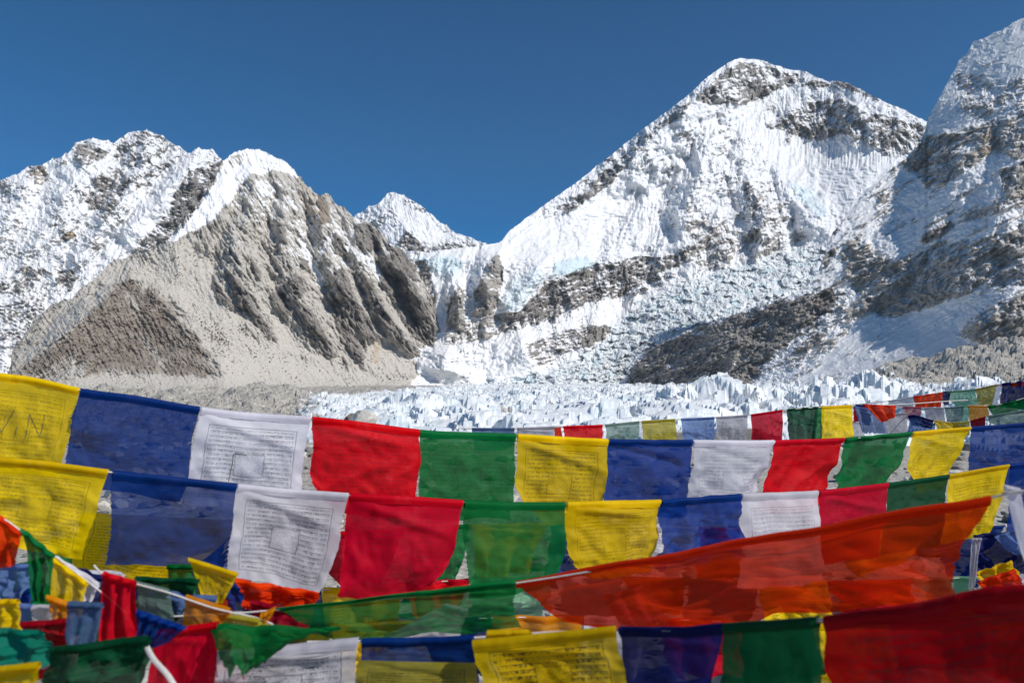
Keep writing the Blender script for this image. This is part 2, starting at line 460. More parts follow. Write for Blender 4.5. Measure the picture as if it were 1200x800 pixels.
mountain("snow_mountain", "high white shoulder peak with dark rock bands and an icefall", 425, 1165,
         [(425, 268), (455, 286), (480, 294), (505, 295), (530, 291), (560, 288), (588, 283), (598, 269), (640, 238), (680, 210), (720, 178), (760, 146), (800, 117), (830, 89), (852, 74), (868, 68), (885, 69), (905, 75), (925, 81), (945, 84), (955, 89), (972, 96), (982, 94), (995, 98), (1010, 105), (1030, 116), (1060, 129), (1085, 142), (1120, 170), (1165, 210)],
         [(425, 470), (1165, 470)], [(425, 2600), (520, 2700), (640, 2800), (800, 2880), (1000, 3100), (1165, 3450)], slope_main, paint_main, M_GREY, crest=1.0, seed=5, back=1500, step=0.8)

# --- the snowy mountain at the far left
def paint_left(px, py, D):
    jx = px + 3.5 * fbm(px / 12, py / 12, 3, 12); jy = py + 3.5 * fbm(px / 12, py / 12, 3, 14)
    R, fine = rock_relief(px, py, 131, 34, 6, 1, .7, 0.35)
    B = lambda pts, s=2.5: blob(jx, jy, pts, s)
    rock = np.maximum.reduce([
        .9 * B([(28, 212), (33, 196), (52, 192), (58, 205), (50, 218)]),
        .55 * B([(0, 212), (28, 205), (40, 230), (10, 240), (-20, 235)], 6),
        .95 * B([(84, 188), (87, 172), (100, 166), (112, 172), (128, 178), (120, 188), (104, 192)], 1.5),
        .68 * B([(135, 172), (145, 158), (175, 152), (205, 168), (222, 182), (210, 192), (192, 200), (178, 216), (160, 222), (146, 206), (133, 190)]),
        .85 * B([(105, 206), (140, 196), (153, 205), (145, 232), (122, 262), (112, 250), (98, 238), (110, 222)], 4),
        .5 * B([(60, 215), (105, 205), (112, 250), (70, 235)], 8),
        .95 * B([(222, 198), (240, 196), (262, 186), (272, 200), (250, 225), (222, 258), (196, 284), (186, 290), (196, 262), (200, 236), (210, 215)], 3),
        .70 * B([(150, 300), (175, 270), (200, 245), (196, 285), (165, 312), (130, 330)], 4),
        .95 * B([(63, 330), (70, 318), (82, 316), (90, 326), (88, 338), (78, 342)], 3),
        .75 * B([(12, 320), (25, 310), (48, 315), (45, 332), (28, 346), (15, 338)], 4),
        .8 * B([(-20, 330), (5, 328), (10, 342), (-20, 350)], 3),
        .75 * B([(72, 275), (80, 266), (92, 272), (90, 282), (76, 284)], 3),
        .44 + .22 * fbm(px / 30, py / 22, 3, 190)])
    S = 0
    for pts, a, wl, wr in [([(175, 150), (160, 200), (140, 235), (112, 272), (70, 330)], 34, 24, 50),
                           ([(236, 172), (215, 200), (180, 240), (140, 275), (100, 322)], 36, 26, 60),
                           ([(108, 160), (95, 200), (60, 260), (20, 320)], 24, 40, 60),
                           ([(33, 194), (20, 240), (-20, 300)], 20, 40, 40)]:
        S = np.maximum(S, spine(px, py, pts, a, wl, wr))
    seracs = blob(px, py, [(-70, 358), (50, 350), (60, 375), (30, 400), (-70, 400)], 6)
    ch = (1 - np.abs(perlin(px / 7, py / 4, 171)) * 2) * 3.5
    gully = blob(px, py, [(120, 258), (150, 208), (153, 214), (124, 262)], 2)
    snow = 1 - rock * .98 - .55 * (fine - .85) + .04
    snow = snow + .5 * B([(150, 262), (195, 215), (212, 205), (200, 235), (175, 268), (120, 315), (80, 350), (100, 320)], 4)
    snow = snow - .4 * seracs * (perlin(px / 5, py / 3, 181) > .1)
    och = .7 * B([(30, 212), (40, 200), (56, 198), (54, 214)]) * .4 + .7 * B([(74, 276), (82, 268), (90, 274), (86, 282)], 2)
    tone = .55 - .3 * B([(137, 165), (215, 170), (215, 195), (160, 222), (140, 200)], 4) - .3 * B([(222, 198), (272, 190), (250, 225), (190, 290), (200, 236)], 3)
    return dict(relief=R * (.28 + .55 * sstep(.3, .8, rock)) + 1.4 * S + seracs * ch - gully * 5, snow=snow, tone=tone, ochre=och)
mountain("snow_mountain", "snowy mountain with scattered rock at the far left of the skyline", -90, 330,
         [(-90, 232), (-40, 222), (0, 210), (20, 203), (30, 195), (36, 192), (50, 192), (60, 187), (80, 179), (88, 168), (100, 163), (112, 161), (133, 167), (140, 160), (152, 155), (162, 153), (175, 152), (190, 158), (205, 168), (221, 181), (228, 175), (238, 173), (248, 174), (256, 182), (265, 190), (290, 200), (330, 210)],
         [(-90, 450), (330, 450)], [(-90, 3300), (100, 3500), (330, 3900)], interp_slope(1.25), paint_left, M_GREY, crest=2.8, seed=8, back=900, apex=(260, 60), sang=.35)

# --- the bare tan mountain in front of it, with the dark brown foothill and scree fans
DARK = [[(250, 322), (262, 340), (278, 367), (270, 363), (252, 345)],  # dark outcrops, with the shadow sides of the gullies painted into the tone
        [(266, 316), (285, 335), (300, 360), (326, 399), (316, 394), (290, 370), (274, 345)],
        [(318, 342), (335, 343), (341, 365), (336, 373), (322, 360)],
        [(336, 332), (346, 320), (356, 324), (358, 340), (348, 356)],
        [(351, 354), (365, 362), (385, 395), (396, 416), (384, 420), (360, 395), (351, 375)],
        [(325, 258), (335, 262), (336, 285), (326, 275)],
        [(292, 300), (302, 312), (307, 330), (298, 326)],
        [(352, 300), (362, 302), (364, 318), (354, 314)],
        [(390, 318), (402, 312), (414, 340), (430, 368), (446, 396), (436, 402), (412, 380), (398, 352)],
        [(384, 340), (398, 350), (412, 384), (430, 420), (418, 424), (398, 392)],
        [(425, 320), (438, 330), (452, 362), (474, 392), (496, 420), (478, 414), (455, 392), (436, 362)],
        [(440, 298), (458, 300), (480, 325), (500, 355), (512, 388), (506, 412), (484, 392), (464, 360), (448, 330)],
        [(415, 262), (430, 262), (445, 272), (448, 290), (430, 296), (416, 284)],
        [(456, 285), (474, 292), (486, 315), (492, 330), (470, 318), (458, 300)],
        [(372, 225), (384, 232), (388, 262), (376, 262)],
        [(392, 270), (402, 280), (404, 300), (394, 296)]]
HILL = [(137, 332), (160, 332), (195, 350), (226, 385), (242, 420), (262, 437), (238, 441), (180, 438), (130, 437), (98, 440), (92, 415), (60, 430), (14, 444), (60, 405), (108, 366), (125, 350)]
def fan_tan(px, py):
    return px - (py - 300) * (.72 * np.tanh((px - 175) / 70) - .12)
def slope_tan(px, py):
    s = 1.25 + 0 * px
    s = s - .55 * sstep(370, 430, py - (px - 300) * 0.06)
    s = s - .35 * sstep(435, 455, py)
    return s
def paint_tan(px, py, D):
    w = 4.5
    jx = px + w * fbm(px / 12, py / 12, 4, 22); jy = py + w * fbm(px / 12, py / 12, 4, 24)
    # gullies fan out from the summit
    th = np.arctan2(px - 262, py - 60); rr = np.hypot(px - 262, py - 60)
    wv = 6 * fbm(px / 45, py / 45, 3, 90)
    fu = fan_tan(px, py)
    u = fu + wv; v = py * .42 + wv
    R = 0; fine = 0; L = 42.0
    for i in range(6):
        r = 1 - np.abs(perlin(u / L, v / L, 200 + i * 7)) * 1.7
        R = R + r * L * (.28 + .13 * i)
        if i >= 2: fine = fine + r * .75 ** (i - 2)
        L *= .52
        u, v = u * .97 + v * .2 + 31, v * .97 - u * .15
    R = R - R.mean(); fine = fine / 2.4
    B = lambda pts, s=2.5: blob(jx, jy, pts, s)
    dark = 0
    for p in DARK: dark = np.maximum(dark, B(p, 2.2))
    fw = fu + 4 * fbm(px / 30, py / 30, 3, 94)
    streak = fbm(fw / 13, py / 70, 4, 96) + .5 * fbm(fw / 3.2, py / 34, 3, 97)
    hill = sstep(.30, .70, B(HILL, 12.0) + .45 * streak + .25 * fbm(px / 8, py / 8, 4, 98) - .02)
    hill = hill * (1 - .8 * B([(140, 334), (152, 345), (164, 363), (160, 364), (146, 348)], 1)) * (1 - .6 * B([(158, 382), (175, 400), (198, 432), (190, 432), (168, 405)], 2))
    snowp = B([(264, 186), (276, 176), (290, 172), (306, 174), (318, 182), (330, 185), (342, 196), (350, 206), (334, 203), (322, 198), (308, 204), (296, 202), (284, 212), (272, 232), (252, 256), (228, 270), (204, 282), (196, 282), (216, 262), (236, 238), (252, 212)], 2.5)
    gullies = np.maximum.reduce([B([(350, 280), (356, 278), (366, 300), (380, 330), (376, 334), (360, 308)], 2), .7 * B([(385, 275), (392, 270), (375, 305), (368, 310)], 2), .6 * B([(300, 212), (330, 214), (320, 232), (312, 236)], 4), .6 * B([(430, 290), (448, 330), (444, 330), (424, 296)], 2)])
    scree = np.maximum.reduce([B([(195, 282), (225, 276), (250, 300), (262, 345), (300, 392), (360, 425), (420, 432), (490, 445), (480, 470), (60, 470), (90, 440), (262, 440), (240, 400), (200, 345), (160, 320)], 9),
                               B([(300, 340), (330, 372), (352, 400), (390, 425), (330, 412)], 4), B([(366, 372), (385, 392), (404, 428), (384, 418)], 3), B([(446, 398), (480, 418), (498, 440), (440, 440), (425, 410)], 4), B([(14, 440), (75, 352), (130, 310), (165, 300), (140, 330), (95, 372), (40, 412)], 5) * .7])
    scree = scree * (1 - dark) * (1 - .85 * hill)
    scree = np.clip(scree * (1 - .55 * np.clip(streak + .02, 0, 1)) * (1 - .6 * (perlin(px / 2.1, py / 1.8, 99) > .66 - .34 * blob(px, py, [(222, 372), (292, 382), (305, 418), (236, 418)], 16) - .16 * np.clip(fbm(px / 30, py / 22, 3, 93) * 2, 0, 1))), 0, 1)
    S = 0
    for pts, a, wl, wr in [([(320, 188), (338, 230), (326, 280), (345, 330), (372, 385), (392, 418)], 30, 26, 42),
                           ([(290, 172), (298, 230), (275, 290), (290, 330), (322, 396)], 26, 24, 44),
                           ([(362, 215), (378, 262), (388, 312), (410, 350), (440, 398)], 34, 26, 40),
                           ([(400, 240), (412, 285), (430, 330), (455, 372), (490, 418)], 34, 24, 34),
                           ([(440, 268), (455, 300), (478, 330), (500, 370), (512, 405)], 34, 22, 30),
                           ([(262, 187), (240, 235), (200, 284), (160, 305)], 20, 22, 60),
                           ([(137, 330), (118, 358), (80, 385), (15, 440)], 26, 20, 60),
                           ([(150, 334), (190, 352), (228, 392), (262, 438)], 16, 50, 26)]:
        S = np.maximum(S, spine(px, py, pts, a, wl, wr))
    rough = .78 - .66 * scree - .45 * hill - .45 * snowp
    bumps = perlin(px / 3.2, py / 2.6, 95) * 1.3 + perlin(px / 1.7, py / 1.5, 96) * .7
    rub = .35 + .9 * blob(px, py, [(225, 375), (290, 385), (300, 415), (240, 415)], 12)
    conep = B([(526, 398), (514, 406), (498, 428), (478, 452), (470, 475), (530, 475)], 2.5)
    rough = rough * (1 - .9 * conep)
    relief = R * rough + 1.35 * S * (1 - .8 * conep) + dark * 8 * (1 - conep) + bumps * (rub * scree + .8 * hill + .35) + streak * .4 * (1 - dark)
    snow = -.62 * B([(256, 198), (274, 181), (288, 178), (283, 192), (266, 206)], 2) - .5 * B([(306, 186), (324, 190), (318, 200), (304, 196)], 2) + 1.05 * snowp + .7 * gullies - .25 * (fine - .85) * 1.2 + .20 * blob(px, py, [(270, 200), (420, 250), (480, 330), (380, 330), (300, 260)], 25) - .3 * dark - .35 * hill - .25 * scree + .07
    snow = snow * (1 - conep) + 1.0 * conep
    tone = .88 - .68 * dark - (.62 + .3 * streak) * hill + .3 * fine - .2
    och = .28 * B([(350, 215), (385, 240), (385, 265), (360, 250)], 6) + .4 * B([(437, 405), (446, 400), (444, 425), (434, 425)], 2) + .15 * hill
    return dict(relief=relief, snow=snow, tone=tone, scree=scree * .92 * (1 - conep), ochre=och)
mountain("rocky_mountain", "bare tan rock mountain with brown foothill and pale scree fans", -40, 526,
         [(-40, 455), (5, 445), (13, 425), (14, 410), (43, 369), (75, 347), (82, 350), (101, 333), (129, 307), (156, 297), (184, 291), (200, 275), (216, 258), (232, 240), (248, 217), (256, 200), (262, 188), (275, 178), (290, 172), (303, 174), (315, 182), (330, 185), (340, 196), (352, 205), (358, 214), (366, 224), (376, 228), (384, 228), (396, 238), (404, 240), (410, 248), (418, 254), (432, 258), (444, 268), (455, 284), (470, 292), (484, 308), (494, 326), (503, 342), (511, 368), (518, 398), (522, 425), (526, 458)],
         [(-40, 476), (240, 478), (400, 474), (526, 472)], [(-40, 1700), (100, 1750), (262, 1900), (400, 2250), (526, 2560)], slope_tan, paint_tan, M_TAN, crest=3.2, seed=14, back=500, step=0.8, sang=1.0, apex_u=fan_tan, ledge=.8)

# --- the shaded mountainside at the right, with the dark debris spur at its foot, darkened further in colour for shade
def slope_right(px, py):
    s = 1.2 + 0 * px
    s = s - .5 * blob(px, py, [(960, 450), (1010, 370), (1120, 345), (1140, 400), (1060, 440)], 14)
    s = s - .3 * blob(px, py, [(730, 460), (760, 400), (950, 340), (960, 460)], 14)
    return s
def paint_right(px, py, D):
    jx = px + 5 * fbm(px / 14, py / 14, 4, 32); jy = py + 4 * fbm(px / 14, py / 14, 4, 34)
    c, s = math.cos(-.52), math.sin(-.52)
    uu = (px * c + py * s); vv = (-px * s + py * c)             # uu runs up to the right along the strata
    strata = fbm(uu / 55, vv / 6.5, 5, 300)
    R, fine = rock_relief(px, py, 331, 44, 6, .6, 1.0, -.5)
    B = lambda pts, f=3.0: blob(jx, jy, pts, f + 3.5)
    rock = np.maximum.reduce([
        .62 * B([(1118, 82), (1138, 84), (1165, 95), (1205, 84), (1205, 150), (1160, 148), (1128, 142), (1118, 120)], 5),
        .85 * B([(1046, 188), (1062, 168), (1086, 158), (1112, 152), (1160, 140), (1205, 128), (1205, 190), (1165, 182), (1132, 200), (1112, 214), (1088, 225), (1070, 205)], 4),
        .95 * B([(1170, 200), (1205, 186), (1205, 236), (1176, 234)], 3),
        .95 * B([(1076, 286), (1082, 272), (1112, 258), (1124, 262), (1102, 280)], 2),
        .75 * B([(1120, 262), (1135, 244), (1200, 224), (1205, 240), (1152, 258)], 3),
        .80 * B([(985, 300), (992, 284), (1010, 274), (1024, 288), (1040, 302), (1070, 300), (1090, 286), (1150, 278), (1205, 262), (1205, 340), (1150, 336), (1122, 350), (1080, 364), (1042, 372), (1016, 362), (1005, 348), (990, 330)], 4),
        .90 * B([(1124, 392), (1138, 370), (1168, 352), (1205, 340), (1205, 402), (1152, 404), (1132, 398)], 3),
        .95 * B([(1006, 350), (1040, 338), (1090, 332), (1120, 338), (1110, 352), (1072, 366), (1036, 374), (1012, 364)], 2),
        .97 * B([(728, 456), (738, 430), (762, 408), (800, 388), (850, 368), (900, 352), (948, 345), (975, 338), (990, 345), (965, 372), (930, 400), (900, 425), (878, 456)], 5),
        .55 * B([(930, 400), (985, 345), (1010, 350), (1020, 372), (960, 430), (900, 452)], 8),
        .9 * B([(1040, 192), (1048, 188), (1053, 202), (1044, 206)], 1.5), .9 * B([(1028, 230), (1038, 224), (1040, 234), (1030, 238)], 1.5),
        .8 * B([(970, 275), (988, 250), (990, 258), (974, 285)], 1.5), .8 * B([(962, 310), (978, 286), (980, 300), (966, 318)], 2),
        .6 * B([(1082, 140), (1084, 148), (1080, 160), (1076, 152)], 1.5),
        .22 + .2 * sstep(0, .5, strata)])
    debris = blob(px, py, [(720, 460), (738, 425), (800, 382), (860, 362), (960, 335), (1000, 345), (960, 400), (900, 460)], 8)
    S = 0
    for pts, a, wl, wr in [([(1050, 195), (1000, 245), (970, 290), (930, 350), (860, 372), (780, 398), (735, 440)], 18, 30, 60),
                           ([(1125, 140), (1128, 200), (1080, 280), (1040, 320), (1010, 350)], 30, 60, 45),
                           ([(1205, 190), (1165, 260), (1120, 330), (1060, 366)], 36, 60, 40),
                           ([(1205, 320), (1160, 370), (1128, 395)], 34, 40, 40),
                           ([(900, 370), (850, 400), (800, 430), (770, 452)], 22, 30, 40)]:
        S = np.maximum(S, spine(px, py, pts, a, wl, wr))
    grit = perlin(px / 4.2, py / 3.0, 341) * 2 + perlin(px / 2, py / 1.6, 342) * 1.1
    relief = R * (.07 + .62 * sstep(.3, .85, rock) * (1 - .3 * debris)) + S + strata * (2.2 + 3.5 * rock) + grit * (.08 + debris * .9)
    fan = blob(px, py, [(955, 440), (1005, 372), (1040, 378), (1090, 360), (1130, 350), (1132, 395), (1060, 432)], 6)
    snow = 1.02 - rock * .95 - .45 * (fine - .85) - .35 * strata + .2 * fan
    snow = snow - .35 * sstep(.0, .3, fbm(uu / 30, vv / 5, 4, 350)) * sstep(150, 230, py) * (1 - fan * .7)
    tone = .84 - .48 * debris + .25 * strata  # debris tone is lowered to paint in the shade on the spur
    och = .5 * B([(1140, 165), (1158, 152), (1168, 160), (1160, 182), (1140, 182)], 4) + .3 * B([(1120, 100), (1160, 95), (1150, 115)], 5)
    return dict(relief=relief, snow=snow, tone=tone, ochre=och)
mountain("snow_mountain", "steep snow streaked mountainside in shade at the right edge", 722, 1270,
         [(722, 462), (738, 432), (752, 414), (780, 398), (820, 382), (860, 368), (905, 352), (935, 344), (955, 326), (966, 300), (976, 272), (994, 250), (1010, 226), (1040, 200), (1062, 184), (1076, 170), (1083, 155), (1088, 136), (1098, 119), (1108, 100), (1120, 80), (1124, 70), (1134, 62), (1140, 50), (1150, 45), (1175, 34), (1200, 20), (1235, 5), (1270, -12)],
         [(722, 466), (900, 468), (1270, 474)], [(722, 2500), (860, 2110), (1000, 1900), (1200, 1580), (1270, 1490)], slope_right, paint_right, M_GREY, crest=1.6, seed=17, back=500, step=0.8, sang=-.5, apex=(1320, -160), flutes=.35)
# ------------------------------------------------------------------ glacier and moraine sheet, from 60 m to the mountain feet
def ground_material(name, grain):
    mat = bpy.data.materials.new(name); t = NT(mat)
    co = t.n("ShaderNodeTexCoord").outputs["Object"]
    n1 = t.n("ShaderNodeTexNoise", i_Vector=co, i_Scale=grain, i_Detail=8.0, i_Roughness=0.7).outputs[0]
    vo = t.n("ShaderNodeTexVoronoi", i_Vector=co, i_Scale=grain * 5)
    v2 = t.n("ShaderNodeSeparateColor", i_0=vo.outputs["Color"]).outputs[0]
    rock = t.mix(t.m('ADD', t.m('MULTIPLY', n1, .6), t.m('MULTIPLY', v2, .5), clamp=True), (0.15, 0.14, 0.125), (0.60, 0.56, 0.49))
    ice = t.mix(t.attr("ice"), (0.85, 0.86, 0.86), (0.62, 0.73, 0.76))
    s = t.rng(t.m('ADD', t.attr("snow"), t.m('MULTIPLY', t.m('SUBTRACT', n1, .5), .9)), .42, .58)
    bs = t.n("ShaderNodeBsdfPrincipled")
    t.t.links.new(t.mix(s, rock, ice), bs.inputs["Base Color"])
    t.set(bs, "Roughness", t.rng(s, 0, 1, .95, .5))
    bump = t.n("ShaderNodeBump", i_Height=t.m('ADD', n1, t.m('MULTIPLY', vo.outputs["Distance"], .6)))
    bump.inputs["Distance"].default_value = .12 / grain
    t.set(bump, "Strength", t.rng(s, 0, 1, .7, .25))
    t.t.links.new(bump.outputs[0], bs.inputs["Normal"])
    out = t.n("ShaderNodeOutputMaterial"); t.t.links.new(bs.outputs[0], out.inputs[0])
    return mat
M_GLACIER = ground_material("glacier_ice_and_rubble", .12)

def glacier():
    nc, nr = 1560, 620
    pxs = np.linspace(-60, 1260, nc)[None, :]
    Ds = np.exp(np.linspace(math.log(120), math.log(3300), nr))[:, None]
    x = (pxs - 600) / F * Ds
    y = Ds + 0 * pxs
    PXg = pxs + 0 * Ds
    # the level of the glacier: 20 m below the eye nearby, rising to the foot of the mountains
    yl = np.interp(Ds, [70, 130, 250, 500, 900, 1500, 2300, 3300], [640, 545, 512, 496, 480, 465, 454, 450]) + 0 * pxs
    z = EYE + (YH - yl) / F * Ds
    rubble_l = sstep(90, -60, PXg - np.interp(Ds, [70, 400, 900, 1500, 2500], [330, 350, 360, 420, 520]))
    rubble_r = sstep(-40, 90, PXg - np.interp(Ds, [70, 500, 780, 950, 1600, 3000], [1400, 1300, 1180, 985, 960, 960]))
    ice = np.clip(1 - rubble_l - rubble_r, 0, 1)
    # seracs
    wx = x + 9 * fbm(x / 30, y / 30, 3, 401); wy = y + 9 * fbm(x / 30, y / 30, 3, 402)
    big = np.clip(1 - np.abs(perlin(wx / 74, wy / 84, 403)) * 1.9, 0, 1)
    sel = sstep(-.25, .45, perlin(wx / 90, wy / 110, 404))
    mid = np.clip(1 - np.abs(perlin(wx / 26, wy / 30, 405)) * 2.0, 0, 1)
    small = np.clip(1 - np.abs(perlin(wx / 11, wy / 12, 406)) * 2.0, 0, 1)
    tiny = perlin(wx / 2.4, wy / 3.2, 407)
    rise = sstep(150, 420, Ds) * sstep(3300, 1500, Ds)
    right = .55 + .6 * sstep(620, 900, PXg)
    b1 = worley(wx / 38, wy / 44, 11); b2 = worley(wx / 17, wy / 19, 12); b3 = worley(wx / 7.5, wy / 8.5, 13)
    nearf = sstep(1500, 500, Ds)
    ser = 11 * np.clip(fbm(x / 75, y / 95, 4, 409) + .25, 0, 1) + big * (2 + 9 * sel) * right + (b1[0] ** 1.5 * 7 + b1[1] * 7) * (.35 + .65 * sel) * right + (b2[0] * 5.5 + b2[1] * 5) - 3 * (b1[2] < .12) - 1.5 * (b2[2] < .12) + (b3[0] * 2.2 + b3[1] * 2.2) * nearf + tiny * .4
    r1 = worley(x / 13, y / 15, 21); r2 = worley(x / 6, y / 7, 22)
    rub = fbm(x / 70, y / 70, 6, 411) * 20 + (r1[0] ** 3 * 4 + r1[1] * 1.5) + (r2[0] ** 2 * 2 + r2[1]) * nearf
    z = z + ice * ser * (.35 + .65 * rise) + (1 - ice) * rub * (.2 + .8 * rise)
    # the sunlit moraine ridge at the right
    mr = np.exp(-((Ds - 1150) / 260) ** 2) * sstep(945, 1060, PXg) * (56 + 36 * sstep(1060, 1200, PXg))
    z = z + mr * (1 + .25 * fbm(x / 60, y / 60, 5, 413))
    ml = np.exp(-((Ds - 900) / 260) ** 2) * sstep(470, 300, PXg) * 20
    z = z + ml * np.clip(.8 + 1.1 * fbm(x / 70, y / 70, 5, 414), 0, 2)
    snow = ice * 1.05 - .3 * (b2[2] < .08) * (perlin(wx / 30, wy / 30, 424) > 0) - .55 * (perlin(wx / 11, wy / 16, 421) > .42) * (1 - big) - .3 * (1 - sel) * (tiny > .35)
    snow = snow + .42 * (fbm(x / 22, y / 22, 4, 422) > .18) * rubble_r + .12 * rubble_l
    icy = np.clip(.05 + .6 * np.clip(perlin(wx / 20, wy / 24, 423), 0, 1) + .3 * (1 - mid) * (1 - sel), 0, 1)
    o = grid_mesh("glacier", x, y, z, dict(snow=snow, ice=icy), M_GLACIER)
    tag(o, "white broken glacier ice and grey rubble below the mountains", "glacier", kind="structure")
glacier()

# ------------------------------------------------------------------ near ground: stony moraine that runs under the flags and out under everything
M_GROUND = ground_material("stony_ground", 2.6)
def near_ground():
    n = 360
    g = np.linspace(-1, 1, n)
    s = np.sign(g) * (np.abs(g) * 16 + np.abs(g) ** 5 * 9000)
    x, y = np.meshgrid(s, s)
    r = np.hypot(x, y)
    z = -.15 * sstep(2, 10, y) + .22 * fbm(x / 2.2, y / 2.2, 5, 431) - .3 * np.maximum(r - 34, 0)
    z = np.maximum(z, -60 + 2 * perlin(x / 90, y / 90, 433) + 0 * r)
    o = grid_mesh("ground", x, y, z, dict(snow=0 * x, ice=0 * x), M_GROUND)
    tag(o, "stony grey moraine ground beneath the prayer flags", "ground", kind="structure")
    return lambda X, Y: float(-.15 * sstep(2, 10, np.array(Y)) + .22 * fbm(np.array(X) / 2.2, np.array(Y) / 2.2, 5, 431) - .3 * max(math.hypot(X, Y) - 34, 0))
GZ = near_ground()

def rock_mesh(seed, sub=3, squash=.62):
    import bmesh
    bm = bmesh.new()
    bmesh.ops.create_icosphere(bm, subdivisions=sub, radius=1.0)
    rs = np.random.RandomState(seed)
    planes = [(Vector(rs.randn(3)).normalized(), .55 + .3 * rs.rand()) for _ in range(11)]
    off = rs.rand() * 50
    for v in bm.verts:
        p = v.co.copy()
        for nrm, d in planes:
            k = p.dot(nrm)
            if k > d: p -= nrm * (k - d)
        p *= 1 + .06 * float(perlin(np.array(p.x * 3 + off), np.array(p.y * 3 + p.z * 2.2), seed))
        v.co = (p.x, p.y * .9, p.z * squash)
    me = bpy.data.meshes.new("rock"); bm.to_mesh(me); bm.free()
    return me
def stone_material(name, a, b):
    mat = bpy.data.materials.new(name); t = NT(mat)
    co = t.n("ShaderNodeTexCoord").outputs["Object"]
    n1 = t.n("ShaderNodeTexNoise", i_Vector=co, i_Scale=2.4, i_Detail=9.0, i_Roughness=0.72).outputs[0]
    bs = t.n("ShaderNodeBsdfPrincipled"); t.t.links.new(t.mix(t.rng(n1, .3, .7), a, b), bs.inputs["Base Color"])
    bs.inputs["Roughness"].default_value = .9
    bump = t.n("ShaderNodeBump", i_Height=n1); bump.inputs["Distance"].default_value = .12; bump.inputs["Strength"].default_value = .6
    t.t.links.new(bump.outputs[0], bs.inputs["Normal"])
    out = t.n("ShaderNodeOutputMaterial"); t.t.links.new(bs.outputs[0], out.inputs[0])
    return mat
M_STONE = [stone_material("grey_stone", (.12, .115, .105), (.34, .32, .29)), stone_material("pale_stone", (.50, .46, .40), (.76, .72, .64)), stone_material("brown_stone", (.10, .08, .065), (.30, .24, .18))]
ROCKS = [rock_mesh(i + 1) for i in range(6)]
for i, me in enumerate(ROCKS): me.materials.append(M_STONE[i % 3])

def rock(px, D, size, label, py=None, mesh=0, rot=0.0):
    me = ROCKS[mesh]
    x, _ = ray(px, 468)
    X = float(x) * D
    if py is None: p = Vector((X, D, GZ(X, D) + size * .25))
    else: p = at(px, py, D)
    o = bpy.data.objects.new("boulder", me); COL.objects.link(o)
    o.location = p; o.scale = (size,) * 3; o.rotation_euler = (0, 0, rot)
    tag(o, label, "boulder")
    return o
